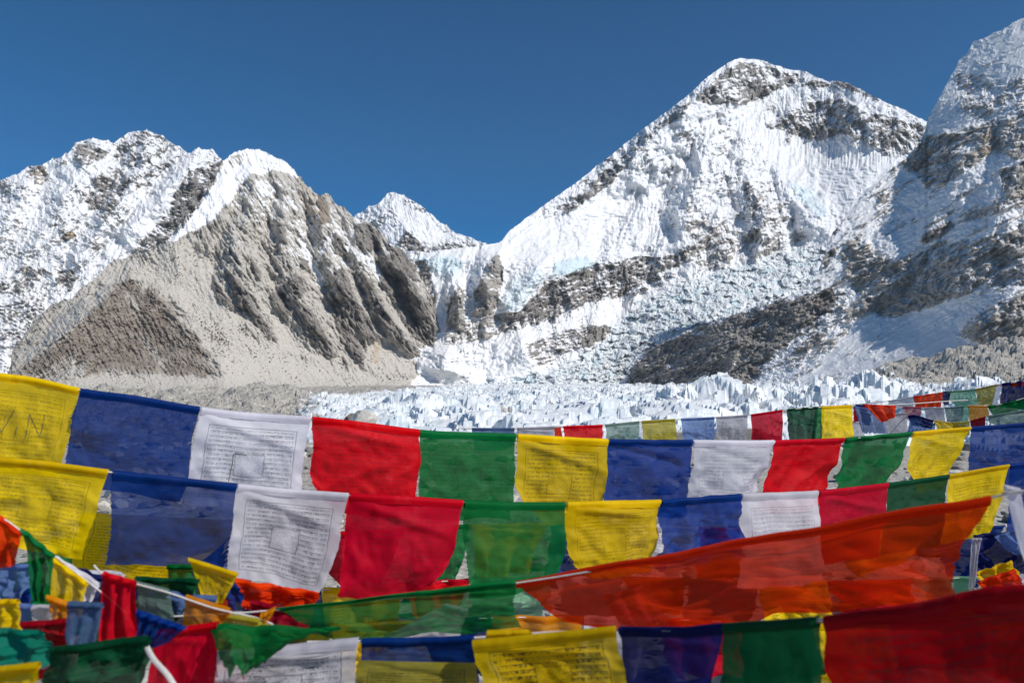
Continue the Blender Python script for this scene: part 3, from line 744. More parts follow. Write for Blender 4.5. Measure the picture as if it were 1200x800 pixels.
# ------------------------------------------------------------------ prayer flag fabric
def fabric(name, col, sheer=.16, ink=(.02, .02, .02), trans=.44, rows=21.0, inkamt=.7, tint=.6):
    mat = bpy.data.materials.new(name); t = NT(mat)
    uv = t.n("ShaderNodeUVMap", uv_map="UVMap").outputs[0]
    sp = t.n("ShaderNodeSeparateXYZ", i_0=uv); u, v = sp.outputs[0], sp.outputs[1]
    oi = t.n("ShaderNodeObjectInfo")
    rnd = oi.outputs["Random"]
    pr = t.attr("print")
    # the printed block: a thin frame, rows of small letters, a picture in the middle
    du = t.m('MINIMUM', t.m('SUBTRACT', u, .10), t.m('SUBTRACT', .90, u))
    dv = t.m('MINIMUM', t.m('SUBTRACT', v, .09), t.m('SUBTRACT', .86, v))
    de = t.m('MINIMUM', du, dv)
    frame = t.m('LESS_THAN', t.m('ABSOLUTE', t.m('SUBTRACT', de, .004)), .0035)
    inside = t.m('GREATER_THAN', de, .022)
    rv = t.m('MULTIPLY', v, rows); rf = t.m('FRACT', rv); ri = t.m('FLOOR', rv)
    cb = t.n("ShaderNodeCombineXYZ")
    t.set(cb, 0, t.m('MULTIPLY', u, rows * 4.2)); t.set(cb, 1, t.m('MULTIPLY', ri, 7.3)); t.set(cb, 2, t.m('MULTIPLY', rnd, 40))
    gl = t.n("ShaderNodeTexNoise", i_Vector=cb.outputs[0], i_Scale=1.0, i_Detail=2.0).outputs[0]
    cb2 = t.n("ShaderNodeCombineXYZ")
    t.set(cb2, 0, t.m('MULTIPLY', u, rows * 6)); t.set(cb2, 1, t.m('MULTIPLY', v, rows * 4.5)); t.set(cb2, 2, t.m('MULTIPLY', rnd, 11))
    g2 = t.n("ShaderNodeTexNoise", i_Vector=cb2.outputs[0], i_Scale=1.0, i_Detail=1.0).outputs[0]
    # letters hang from a head line, as in Tibetan print
    head = t.m('MULTIPLY', t.m('GREATER_THAN', rf, .66), t.m('LESS_THAN', rf, .80))
    head = t.m('MULTIPLY', head, t.m('GREATER_THAN', gl, .40))
    body = t.m('MULTIPLY', t.m('LESS_THAN', rf, .68), t.m('GREATER_THAN', rf, .22))
    body = t.m('MULTIPLY', body, t.m('GREATER_THAN', g2, .52))
    body = t.m('MULTIPLY', body, t.m('GREATER_THAN', gl, .42))
    text = t.m('MULTIPLY', t.m('MAXIMUM', head, body), inside)
    cu = t.m('ABSOLUTE', t.m('SUBTRACT', u, .5)); cv = t.m('ABSOLUTE', t.m('SUBTRACT', v, .47))
    mid = t.m('MULTIPLY', t.m('LESS_THAN', cu, .13), t.m('LESS_THAN', cv, .12))
    box = t.m('SUBTRACT', mid, t.m('MULTIPLY', t.m('LESS_THAN', cu, .122), t.m('LESS_THAN', cv, .112)))
    pic = t.n("ShaderNodeTexNoise", i_Vector=cb2.outputs[0], i_Scale=.45, i_Detail=3.0).outputs[0]
    pic = t.m('MULTIPLY', mid, t.m('LESS_THAN', t.m('ABSOLUTE', t.m('SUBTRACT', pic, .5)), .016))
    ink_m = t.m('MAXIMUM', t.m('MULTIPLY', text, t.m('SUBTRACT', 1.0, mid)), t.m('MAXIMUM', frame, t.m('MAXIMUM', box, pic)))
    wear = t.n("ShaderNodeTexNoise", i_Vector=uv, i_Scale=5.0, i_Detail=4.0).outputs[0]
    ink_m = t.m('MULTIPLY', t.m('MULTIPLY', ink_m, pr), t.rng(wear, .3, .6, .45, 1.0))
    ink_m = t.m('MULTIPLY', ink_m, inkamt)
    # cloth colour: dye unevenness, sun fading per flag, fine weave
    blot = t.n("ShaderNodeTexNoise", i_Vector=uv, i_Scale=3.2, i_Detail=6.0, i_Roughness=.65).outputs[0]
    weave = t.n("ShaderNodeTexNoise", i_Vector=uv, i_Scale=260.0, i_Detail=2.0).outputs[0]
    hs = t.n("ShaderNodeHueSaturation")
    t.set(hs, "Hue", t.rng(rnd, 0, 1, .4965, .504)); t.set(hs, "Saturation", t.rng(blot, .3, .7, 1.06, .98))
    t.set(hs, "Value", t.m('MULTIPLY', t.rng(rnd, 0, 1, .80, 1.15), t.m('ADD', t.rng(blot, .3, .7, .93, 1.07), t.m('MULTIPLY', t.m('SUBTRACT', weave, .5), .5))))
    hs.inputs["Color"].default_value = (*col, 1)
    base = hs.outputs[0]
    c = t.mix(ink_m, base, ink)
    bs = t.n("ShaderNodeBsdfPrincipled")
    t.t.links.new(c, bs.inputs["Base Color"]); bs.inputs["Roughness"].default_value = .62
    bs.inputs["Specular IOR Level"].default_value = .12
    tl = t.n("ShaderNodeBsdfTranslucent"); t.t.links.new(c, tl.inputs[0])
    bump = t.n("ShaderNodeBump", i_Height=t.m('ADD', t.m('MULTIPLY', weave, .12), blot)); bump.inputs["Distance"].default_value = .004; bump.inputs["Strength"].default_value = .5
    t.t.links.new(bump.outputs[0], bs.inputs["Normal"]); t.t.links.new(bump.outputs[0], tl.inputs["Normal"])
    m1 = t.n("ShaderNodeMixShader"); m1.inputs[0].default_value = trans
    t.t.links.new(bs.outputs[0], m1.inputs[1]); t.t.links.new(tl.outputs[0], m1.inputs[2])
    tr = t.n("ShaderNodeBsdfTransparent")
    t.t.links.new(t.mix(tint, (1, 1, 1), base), tr.inputs[0])
    m2 = t.n("ShaderNodeMixShader")
    a = t.m('MULTIPLY', t.m('ADD', t.attr("sheer"), sheer), t.m('SUBTRACT', 1.0, t.m('MULTIPLY', ink_m, .8)))
    t.t.links.new(a, m2.inputs[0])
    t.t.links.new(m1.outputs[0], m2.inputs[1]); t.t.links.new(tr.outputs[0], m2.inputs[2])
    out = t.n("ShaderNodeOutputMaterial"); t.t.links.new(m2.outputs[0], out.inputs[0])
    return mat

FAB = {
    'yellow': fabric("yellow_fabric", (.93, .64, .0), .10),
    'big yellow': fabric("yellow_large_print_fabric", (.80, .55, .0), .10, rows=12.0),
    'big white': fabric("white_large_print_fabric", (.70, .68, .74), .15, rows=13.0),
    'blue': fabric("blue_fabric", (.005, .045, .26), .17, inkamt=.55),
    'white': fabric("white_fabric", (.83, .81, .87), .13, trans=.46, inkamt=.8),
    'red': fabric("red_fabric", (.74, .003, .024), .10, tint=.85, inkamt=.55),
    'green': fabric("green_fabric", (.003, .20, .045), .14, inkamt=.55),
    'orange': fabric("orange_fabric", (.85, .33, .02), .15),
    'scarlet': fabric("scarlet_fabric", (.90, .050, .003), .15, tint=.85, inkamt=.3),
    'pale blue': fabric("pale_blue_fabric", (.16, .27, .56), .22),
    'slate blue': fabric("slate_blue_fabric", (.10, .18, .34), .18),
    'dark blue': fabric("dark_blue_fabric", (.010, .018, .12), .10, inkamt=.3),
    'pale green': fabric("pale_green_fabric", (.26, .55, .36), .24),
    'dark green': fabric("dark_green_fabric", (.004, .085, .032), .10, inkamt=.3),
    'big red': fabric("deep_red_large_print_fabric", (.36, .001, .012), .02, trans=.35, rows=13.0, inkamt=.6),
    'dark red': fabric("dark_red_fabric", (.33, .001, .014), .02, trans=.35, inkamt=.55),
    'olive': fabric("olive_fabric", (.50, .42, .05), .18),
    'grey green': fabric("grey_green_fabric", (.22, .33, .28), .26),
    'grey': fabric("grey_fabric", (.50, .48, .53), .22),
    'pink': fabric("pink_fabric", (.62, .16, .20), .28),
    'teal': fabric("teal_fabric", (.008, .20, .13), .12),
}
def cord_material():
    mat = bpy.data.materials.new("cotton_cord"); t = NT(mat)
    co = t.n("ShaderNodeTexCoord").outputs["Object"]
    n = t.n("ShaderNodeTexNoise", i_Vector=co, i_Scale=160.0, i_Detail=3.0).outputs[0]
    bs = t.n("ShaderNodeBsdfPrincipled"); t.t.links.new(t.mix(n, (.45, .40, .36), (.80, .76, .72)), bs.inputs["Base Color"])
    bs.inputs["Roughness"].default_value = .9
    out = t.n("ShaderNodeOutputMaterial"); t.t.links.new(bs.outputs[0], out.inputs[0])
    return mat
M_CORD = cord_material()
def ink_material():
    mat = bpy.data.materials.new("pen_ink"); t = NT(mat)
    bs = t.n("ShaderNodeBsdfPrincipled"); bs.inputs["Base Color"].default_value = (.13, .11, .07, 1); bs.inputs["Roughness"].default_value = .8
    out = t.n("ShaderNodeOutputMaterial"); t.t.links.new(bs.outputs[0], out.inputs[0]); return mat
M_INK = ink_material()

def mesh_grid(name, P, mat, uv=None, attrs=None, closed=False):
    """P: rows x cols x 3"""
    nr, nc = P.shape[:2]
    me = bpy.data.meshes.new(name)
    idx = np.arange(nr * nc).reshape(nr, nc)
    if closed: idx = np.vstack([idx, idx[:1]])
    q = np.stack([idx[:-1, :-1], idx[1:, :-1], idx[1:, 1:], idx[:-1, 1:]], -1).reshape(-1, 4)
    me.vertices.add(nr * nc); me.vertices.foreach_set("co", P.reshape(-1, 3).astype(np.float32).ravel())
    me.loops.add(q.size); me.loops.foreach_set("vertex_index", q.ravel().astype(np.int32))
    me.polygons.add(len(q))
    me.polygons.foreach_set("loop_start", np.arange(0, q.size, 4, dtype=np.int32))
    me.polygons.foreach_set("loop_total", np.full(len(q), 4, dtype=np.int32))
    me.update(calc_edges=True)
    me.polygons.foreach_set("use_smooth", np.ones(len(q), bool))
    if uv is not None:
        l = me.uv_layers.new(name="UVMap")
        l.data.foreach_set("uv", uv.reshape(-1, 2)[q.ravel()].astype(np.float32).ravel())
    for k, v in (attrs or {}).items():
        a = me.attributes.new(k, 'FLOAT', 'POINT'); a.data.foreach_set("value", (np.zeros(nr * nc) + v).astype(np.float32).ravel())
    me.materials.append(mat)
    o = bpy.data.objects.new(name, me); COL.objects.link(o)
    return o

def tube(name, pts, r, mat, seg=7):
    pts = [Vector(p) for p in pts]; rows = []
    for i, p in enumerate(pts):
        d = (pts[min(i + 1, len(pts) - 1)] - pts[max(i - 1, 0)]).normalized()
        a = d.cross(Vector((0, 0, 1)));
        if a.length < 1e-3: a = Vector((1, 0, 0))
        a.normalize(); b = d.cross(a)
        rows.append([p + (a * math.cos(k) + b * math.sin(k)) * r for k in [2 * math.pi * j / seg for j in range(seg + 1)]])
    return mesh_grid(name, np.array(rows), mat)

FLAG_N = 0
def flag(color, quad, D, label, group=None, wr=.010, pr=.8, fold=.0, billow=.012, hem=True, sheer=0.0, n=40, waves=2.5, seed=None, cat="prayer flag", top_fold=0.0, curl=0.0, topf=None, fray=False, hemw=1.0, corner=None):
    """quad: TL, TR, BR, BL in photo pixels; D: one distance or four (same order)"""
    global FLAG_N
    FLAG_N += 1
    sd_ = seed if seed is not None else FLAG_N
    if not isinstance(D, (tuple, list)): D = (D,) * 4
    if len(D) == 2: D = (D[0], D[1], D[1], D[0])
    c = [np.array(at(q[0], q[1], d)) for q, d in zip(quad, D)]
    v, u = np.meshgrid(np.linspace(0, 1, n), np.linspace(0, 1, n), indexing='ij')
    rs = np.random.RandomState(1000 + sd_)
    s1 = rs.rand() * 100
    # uneven side edges and a lower edge that droops
    ue = u + (.028 * perlin(v * 2.2 + s1, u * 0, 3) + .006 * perlin(v * 22 + s1, u * 0, 6)) * (1 - 2 * np.abs(u - .5) * 0 ) * np.where(np.abs(u - .5) > .0, 1, 1) * np.minimum(1, v * 3)
    ve = v + (.035 * perlin(u * 2.5 + s1, v * 0, 9) + .005 * perlin(u * 26 + s1, v * 0, 8)) * v
    U = ue[..., None]; V = ve[..., None]
    P = (c[0] * (1 - U) + c[1] * U) * (1 - V) + (c[3] * (1 - U) + c[2] * U) * V
    W = np.linalg.norm(c[1] - c[0])
    if topf is not None:
        uu = np.linspace(0, 1, n)
        tc = np.array([topf(a) for a in uu]) - (c[0][None] * (1 - uu[:, None]) + c[1][None] * uu[:, None])
        P = P + tc[None] * (1 - V)
    eu = (c[1] - c[0]); ev = (c[3] - c[0]) + 1e-6
    nrm = np.cross(eu, ev); nrm /= (np.linalg.norm(nrm) + 1e-9)
    if nrm[1] > 0: nrm = -nrm
    sc = min(W / .30, 1.25)
    loose = np.minimum(1, v * 2.2) ** .8
    if not top_fold and rs.rand() > .35: top_fold = rs.uniform(-.012, .016)
    h = wr * sc * (1.5 * fbm(u * 2.0 + s1, v * 1.6, 3, 700) + .5 * (1 - 2 * np.abs(perlin(u * 3.2 + v * 1.5 + s1, v * 2.0 - u, 703)))) * loose
    h = h + wr * .28 * sc * (1 - 2 * np.abs(perlin(u * 8 + s1 + v * 3, v * 6 - u * 4, 705))) * np.minimum(1, .25 + v)
    h = h + billow * sc * np.sin(np.pi * u) * np.sin(np.pi * np.minimum(v * .8 + .05, 1)) * (1 if rs.rand() > .35 else -1)
    if fold: h = h + fold * sc * np.sin(u * waves * 2 * np.pi + s1 + 1.2 * perlin(u * 2 + s1, v * 1.5, 9)) * np.minimum(1, .35 + v)
    if top_fold:     # a soft diagonal crease that hangs from the left end of the hem
        d = v - .05 - (.30 if s1 > 50 else .16) * u
        h = h + top_fold * sc * np.exp(-(d / .045) ** 2) * np.minimum(1, 4 * u) * np.minimum(1, 5 * (1 - u))
    if curl: h = h + curl * sc * np.clip((v - .75) / .25, 0, 1) ** 2
    P = P + nrm * h[..., None]
    if corner is None: corner = rs.choice([0, 0, 1, -1])
    if corner:
        k = np.clip(((u if corner > 0 else 1 - u) + v - 1.5) / .5, 0, 1) ** 1.6
        P = P + ((-corner * .20 * eu - .16 * ev) * rs.uniform(.5, 1.0))[None, None] * k[..., None] + nrm * (.035 * sc * k * (1 - .4 * k))[..., None]
    uv = np.stack([u, 1 - v], -1)
    o = mesh_grid("prayer_flag", P, FAB[color], uv, dict(sheer=sheer, **{"print": pr}))
    tag(o, label, cat, group)
    if hem:
        # the sewn sleeve that holds the cord: wraps over it and is stitched to both faces
        top = P[0]; hw = .016 * sc * hemw
        dn = (P[min(6, n - 1)] - P[0]); dn = dn / (np.linalg.norm(dn, axis=-1, keepdims=True) + 1e-9)
        up = -dn
        prof = [(-hw, .0018), (-hw * .55, .0045), (-.004, .0075), (.003, .0062), (.0062, 0), (.003, -.0062), (-.004, -.0075), (-hw * .55, -.0045), (-hw, -.0018)]
        rows = []
        jit = .003 * sc * fbm(np.linspace(0, 7, n) + s1, np.zeros(n), 3, 11)
        for a, b in prof:
            rows.append(top + up * (a * 1.0 + jit[:, None] * (1 if a < -.01 else .3)) + nrm * (b * max(sc, .8) + jit[:, None] * .8))
        rows = np.array(rows)
        uvh = np.stack([np.repeat(np.linspace(0, 1, n)[None], len(prof), 0), np.repeat((.95 + np.linspace(0, .04, len(prof)))[:, None], n, 1)], -1)
        hm = mesh_grid("hem", rows, FAB[color], uvh, dict(sheer=-.05, **{"print": 0}))
        hm.parent = o
    if fray:
        vs, fs = [], []
        dr = -eu / W; evn = ev / np.linalg.norm(ev)
        for i in range(n): vs += [P[i, 0], P[i, 0] + dr * .0006]
        for i in range(n - 1): fs.append((2 * i, 2 * i + 1, 2 * i + 3, 2 * i + 2))
        for i in range(3, n - 2):
            if rs.rand() < .35: continue
            L_ = .003 + .017 * rs.rand() ** 2.5; sw = rs.randn() * .6
            prev = (2 * i + 1, 2 * i + 3)
            for q in range(1, 6):
                a = q / 5
                x_ = P[i, 0] + evn * .002 + dr * (.0006 + L_ * a) + np.array([0, -.001, -1]) * L_ * .7 * a * a + evn * sw * L_ * a
                b0 = len(vs); vs += [x_ - evn * .00035, x_ + evn * .00035]
                fs.append((prev[0], prev[1], b0 + 1, b0)); prev = (b0, b0 + 1)
        me = bpy.data.meshes.new("fringe"); me.from_pydata([tuple(x) for x in vs], [], fs); me.materials.append(FAB[color])
        ft = bpy.data.objects.new("fringe", me); COL.objects.link(ft); ft.parent = o
    return o, P

def pen(parent, P, strokes, w=.0010):
    """handwriting: narrow strips laid 0.6 mm in front of the cloth; strokes in (u, v) of the flag"""
    n = P.shape[0]
    def S(u, v):
        a = min(max(u, 0), 1) * (n - 1); b = min(max(v, 0), 1) * (n - 1)
        i, j = min(int(b), n - 2), min(int(a), n - 2); fi, fj = b - i, a - j
        return Vector((P[i, j] * (1 - fi) * (1 - fj) + P[i + 1, j] * fi * (1 - fj) + P[i, j + 1] * (1 - fi) * fj + P[i + 1, j + 1] * fi * fj))
    vs, fs = [], []
    for st in strokes:
        pts = []
        for k in range(len(st) - 1):
            for q in range(6):
                f = q / 6; pts.append(S(st[k][0] * (1 - f) + st[k + 1][0] * f, st[k][1] * (1 - f) + st[k + 1][1] * f))
        pts.append(S(*st[-1]))
        b0 = len(vs)
        for i, p in enumerate(pts):
            d = (pts[min(i + 1, len(pts) - 1)] - pts[max(i - 1, 0)]).normalized()
            s = d.cross(Vector((0, -1, 0))).normalized() * w
            q = p + Vector((0, -.0009, 0)); vs += [q - s, q + s]
        for i in range(len(pts) - 1): fs.append((b0 + 2 * i, b0 + 2 * i + 1, b0 + 2 * i + 3, b0 + 2 * i + 2))
    me = bpy.data.meshes.new("handwriting"); me.from_pydata([tuple(x) for x in vs], [], fs); me.materials.append(M_INK)
    o = bpy.data.objects.new("handwriting", me); COL.objects.link(o); o.parent = parent
    return o

def cord(pts, label, r=.0022, group=None):
    """pts: (px, py, D)"""
    P = [at(*p) for p in pts]
    out = []
    for i in range(len(P) - 1):
        p0 = P[max(i - 1, 0)]; p1 = P[i]; p2 = P[i + 1]; p3 = P[min(i + 2, len(P) - 1)]
        for k in range(6):
            t_ = k / 6
            out.append(.5 * ((2 * p1) + (p2 - p0) * t_ + (2 * p0 - 5 * p1 + 4 * p2 - p3) * t_ ** 2 + (3 * p1 - p0 - 3 * p2 + p3) * t_ ** 3))
    out.append(P[-1])
    o = tube("cord", out, r, M_CORD)
    tag(o, label, "cord")
    return o

def smooth_fn(tx, ty):
    tx = np.array(tx, float); ty = np.array(ty, float)
    m = np.gradient(ty, tx)
    def fn(x):
        i = int(np.clip(np.searchsorted(tx, x) - 1, 0, len(tx) - 2)); h = tx[i + 1] - tx[i]; t_ = min(max((x - tx[i]) / h, 0), 1)
        return float((2 * t_**3 - 3 * t_**2 + 1) * ty[i] + (t_**3 - 2 * t_**2 + t_) * h * m[i] + (-2 * t_**3 + 3 * t_**2) * ty[i + 1] + (t_**3 - t_**2) * h * m[i + 1])
    return fn
def row(group, D, top, items, cordlabel, r=.0022, ext=((-140, None), (1340, None)), **kw):
    """top: [(px, py)] of the cord; D: [(px, D)]; items: (colour, x0, x1, (BRx, BRy), (BLx, BLy), label, extra kwargs)"""
    tx = [p[0] for p in top]; ty = [p[1] for p in top]
    Dx = [p[0] for p in D]; Dy = [p[1] for p in D]
    T = smooth_fn(tx, ty); DD = smooth_fn(Dx, Dy)
    for it in items:
        colr, x0, x1, br, bl, label = it[:6]
        ex = dict(kw); ex.update(it[6] if len(it) > 6 else {})
        yo = ex.pop('yo', 0)
        db = ex.pop('db', 0.0)
        o, P = flag(colr, [(x0, T(x0) + yo), (x1, T(x1) + yo), br, bl], (DD(x0), DD(x1), DD(x1) - db, DD(x0) - db), label, group, topf=(lambda a: np.array(at(x0 + (x1 - x0) * a, T(x0 + (x1 - x0) * a) + yo, DD(x0 + (x1 - x0) * a)))), **ex)
        it_hand = HAND.get(label)
        if it_hand: pen(o, P, it_hand)
    xs = np.linspace(top[0][0], top[-1][0], 60)
    cord([(x, T(x), DD(x)) for x in xs], cordlabel, r)

HAND = {}
L_Y1 = "yellow flag with pen letters V i N, leftmost of the upper row"
HAND[L_Y1] = [[(.26, .33), (.36, .58)], [(.36, .58), (.47, .30)], [(.50, .50), (.50, .60)], [(.60, .36), (.60, .62)], [(.60, .36), (.72, .58)], [(.73, .58), (.73, .34)]]
L_W1 = "white printed flag with a pen drawn box, in the upper row"
HAND[L_W1] = [[(.47, .42), (.36, .42), (.34, .76), (.47, .76)], [(.50, 1.0), (.50, .86), (.56, .84), (.57, .98)], [(.57, .88), (.63, .86), (.64, 1.0)], [(.68, .92), (.73, .86), (.74, 1.0)]]

UP = "prayer flags on the upper cord"
row(UP, [(-140, 1.9), (160, 2.12), (300, 2.3), (430, 2.4), (550, 2.6), (660, 2.75), (760, 2.9), (860, 3.05), (950, 3.45), (1030, 3.6), (1100, 4.1), (1340, 4.3)],
    [(-140, 424), (-30, 436), (45, 446), (93, 457), (160, 466), (235, 479), (300, 486), (364, 490), (430, 497), (490, 505), (604, 510), (712, 516), (808, 517), (905, 517), (989, 514), (1068, 507), (1137, 501), (1205, 496), (1340, 485)],
    [('yellow', -45, 93, (70, 560), (-50, 550), L_Y1, dict(pr=.75, billow=.02)),
     ('blue', 94, 234, (212, 590), (70, 560), "deep blue flag on the upper cord left of the pen marked white one", dict(pr=.5)),
     ('white', 236, 364, (350, 604), (216, 590), L_W1, dict(pr=.95, top_fold=.012)),
     ('red', 366, 491, (487, 606), (360, 602), "vivid red flag in the upper row between white and green ones", dict(pr=.7)),
     ('green', 492, 604, (600, 608), (489, 608), "wide green flag in the upper row directly right of a red one", dict(pr=.7)),
     ('yellow', 606, 712, (702, 618), (602, 614), "bright yellow printed flag in the middle of the upper row", dict(pr=1.0, top_fold=.010)),
     ('blue', 713, 811, (806, 606), (702, 606), "dark royal blue flag in the upper row between yellow and white ones", dict(pr=.7)),
     ('white', 812, 906, (882, 604), (804, 600), "white upper flag with its lower corner blown left, beside a red one", dict(pr=.6, billow=.022)),
     ('red', 907, 988, (962, 600), (886, 602), "red slanting flag in the upper row beside the second white one", dict(pr=.7, billow=.018)),
     ('green', 989, 1069, (1034, 586), (966, 596), "green upper flag partly doubled over, right of the slanting red one", dict(pr=.3, fold=.012)),
     ('yellow', 1070, 1137, (1104, 574), (1054, 580), "lemon yellow upper flag near the right edge, swept to the left", dict(pr=.7, billow=.02)),
     ('blue', 1138, 1215, (1206, 568), (1130, 574), "mid blue flag at the right end of the upper row", dict(pr=.7))],
    "thin cord that carries the upper row of flags", wr=.016, fray=True)

MID = "prayer flags on the middle cord"
row(MID, [(-140, 1.72), (60, 1.8), (200, 1.95), (340, 2.12), (475, 2.2), (600, 2.4), (715, 2.55), (820, 2.75), (910, 2.95), (1000, 3.25), (1075, 3.7), (1150, 3.8), (1340, 4.0)],
    [(-140, 522), (-25, 536), (60, 544), (128, 553), (200, 561), (277, 569), (340, 575), (408, 580), (475, 583), (542, 588), (600, 590), (662, 590), (720, 588), (772, 587), (868, 580), (958, 576), (1040, 567), (1111, 557), (1182, 545), (1240, 538), (1340, 526)],
    [('yellow', -30, 127, (94, 655), (-40, 634), "large golden flag with rows of print, leftmost of the middle row", dict(pr=.85, billow=.02)),
     ('blue', 132, 277, (262, 664), (124, 662), "see through blue flag hanging in front of yellow cloth at the left", dict(pr=.45, sheer=.16)),
     ('white', 279, 408, (384, 700), (265, 672), "large white flag with framed grey print, in the middle row", dict(pr=1.0, top_fold=.012)),
     ('red', 410, 542, (516, 704), (394, 698), "large crimson flag in the middle row right of the framed white one", dict(pr=.6, billow=.02)),
     ('green', 544, 662, (660, 692), (548, 700), "square green flag in the middle row above the long green band", dict(pr=.3, sheer=.06)),
     ('yellow', 664, 773, (762, 668), (662, 684), "bright yellow flag in the middle row over the long scarlet cloth", dict(pr=.75, top_fold=.01)),
     ('blue', 774, 868, (868, 652), (764, 668), "rumpled blue flag in the middle row with a twisted upper corner", dict(pr=.3, wr=.03, fold=.01)),
     ('white', 869, 958, (965, 680), (866, 690), "plain white flag whose lower half shows through the scarlet cloth", dict(pr=.6, fold=.006)),
     ('red', 959, 1040, (1028, 652), (952, 664), "red flag in the middle row between white and dark green ones", dict(pr=.7)),
     ('dark green', 1041, 1111, (1098, 640), (1030, 650), "dark green flag in the middle row behind the scarlet cloth's top edge", dict(pr=.6)),
     ('yellow', 1112, 1182, (1160, 628), (1100, 642), "lemon flag in the middle row at the tip of the scarlet cloth", dict(pr=.8, curl=-.02, billow=.02)),
     ('blue', 1184, 1262, (1250, 640), (1176, 636), "blue flag at the right end of the middle row", dict(pr=.7))],
    "thin cord that carries the middle row of flags", wr=.016, fray=True)

FAR = "small distant prayer flags above the upper row"
row(FAR, [(540, 5.4), (700, 5.6), (840, 5.9), (960, 6.0), (1080, 6.6), (1340, 7.0)],
    [(540, 502), (603, 502), (655, 500), (708, 498), (750, 494), (798, 491), (838, 489), (880, 486), (922, 480), (960, 477), (998, 475), (1050, 474), (1110, 470), (1340, 460)],
    [('slate blue', 553, 603, (604, 528), (556, 528), "small dull blue flag at the left end of the distant row", dict(pr=.5)),
     ('grey', 606, 650, (650, 528), (606, 528), "small whitish flag of the distant row next to an orange scrap", dict(pr=.6)),
     ('scarlet', 649, 657, (661, 520), (652, 522), "narrow orange red scrap hanging between two distant flags", dict(pr=0, hem=False)),
     ('red', 660, 706, (704, 530), (661, 530), "small see through red flag of the distant row, above the yellow one", dict(pr=.6, sheer=.1)),
     ('grey green', 709, 749, (748, 526), (711, 528), "small greyish green flag of the distant row", dict(pr=.6)),
     ('olive', 752, 791, (792, 524), (752, 524), "small yellow flag of the distant row beside a greyish green one", dict(pr=.9)),
     ('pale blue', 798, 837, (839, 522), (801, 522), "small sky blue flag of the distant row against the ice", dict(pr=.7)),
     ('grey', 839, 876, (874, 524), (840, 524), "small grey white flag of the distant row, print all over", dict(pr=1.0)),
     ('red', 880, 917, (917, 522), (881, 524), "small dull red flag of the distant row, right of a grey white one", dict(pr=.6, sheer=.1)),
     ('dark green', 922, 958, (952, 520), (926, 520), "small dark green flag of the distant row with a loose side", dict(pr=.7, fold=.02)),
     ('green', 956, 966, (963, 520), (950, 520), "narrow green strip between two flags of the distant row", dict(pr=0, hem=False)),
     ('yellow', 962, 998, (1000, 516), (964, 520), "small mustard yellow flag of the distant row, right of a green strip", dict(pr=.9)),
     ('dark red', 1000, 1014, (1012, 494), (1000, 494), "dark maroon scrap near the right end of the distant row", dict(pr=0, hem=False)),
     ('dark blue', 1002, 1022, (1018, 500), (1000, 494), "small purple blue scrap behind the red folded flag", dict(pr=0))],
    "cord of the distant flags seen against the ice", r=.004, wr=.014)
flag('scarlet', [(1012, 474), (1050, 476), (1049, 488), (1032, 496)], 5.7, "folded bright red flag hanging like a bib over blue cloth", FAR, fold=.02, pr=0)
flag('pale blue', [(1000, 476), (1035, 484), (1042, 508), (1008, 506)], 5.8, "pale blue flag blown sideways under the folded red one", FAR, fold=.03, pr=.6)
flag('grey', [(1036, 486), (1062, 484), (1064, 510), (1040, 512)], 5.75, "grey printed flag right of the folded red one", FAR, pr=.9)
flag('white', [(998, 494), (1012, 496), (1014, 520), (1000, 520)], 6.2, "white flag low behind the folded red one", FAR, pr=.6)

BK = "prayer flags on the highest far cord at the right"
row(BK, [(1000, 7.2), (1200, 6.6), (1340, 6.4)],
    [(1000, 474), (1040, 470), (1070, 465), (1112, 459), (1145, 456), (1167, 451), (1205, 446), (1340, 430)],
    [('white', 1041, 1068, (1070, 478), (1042, 478), "thin whitish flag at the left of the highest far cord", dict(pr=.6)),
     ('scarlet', 1070, 1105, (1103, 476), (1073, 478), "orange red flag on the highest far cord", dict(pr=.5, fold=.02)),
     ('dark blue', 1104, 1114, (1112, 474), (1104, 476), "small navy scrap between orange red and mint flags", dict(pr=0)),
     ('pale green', 1110, 1143, (1146, 475), (1116, 477), "mint green flag on the highest far cord", dict(pr=.7)),
     ('olive', 1143, 1168, (1162, 475), (1146, 475), "khaki yellow flag beside the mint one on the highest far cord", dict(pr=.7)),
     ('white', 1168, 1176, (1166, 478), (1160, 478), "narrow white strip beside the navy flag at the right edge", dict(pr=.2, hem=False)),
     ('dark blue', 1174, 1214, (1214, 478), (1172, 478), "navy flag at the right edge on the highest far cord", dict(pr=.2, fold=.03)),
     ('scarlet', 1165, 1200, (1198, 452), (1168, 453), "red rolled cloth along the cord above the navy flag", dict(pr=0, hem=False))],
    "highest far cord at the right edge", r=.004, wr=.014)
BK2 = "prayer flags on the second far cord at the right"
row(BK2, [(1000, 6.3), (1200, 5.8), (1340, 5.6)],
    [(1040, 478), (1060, 477), (1085, 478), (1110, 478), (1136, 476), (1158, 476), (1180, 472), (1205, 465), (1340, 440)],
    [('pink', 1058, 1080, (1079, 492), (1058, 490), "rose red flag on the second far cord", dict(pr=.6)),
     ('grey', 1083, 1106, (1108, 494), (1086, 494), "pale grey flag next to the rose red one", dict(pr=.7)),
     ('grey green', 1107, 1129, (1128, 496), (1110, 496), "greyish green flag on the second far cord", dict(pr=.8)),
     ('pale green', 1126, 1136, (1136, 496), (1127, 496), "narrow mint strip on the second far cord", dict(pr=.2)),
     ('orange', 1134, 1157, (1161, 490), (1136, 493), "amber flag on the second far cord", dict(pr=.6)),
     ('green', 1157, 1215, (1214, 476), (1164, 490), "bright green flag blown out flat above the blue upper flag", dict(pr=.1, fold=.02))],
    "second far cord at the right edge", r=.004, wr=.014)
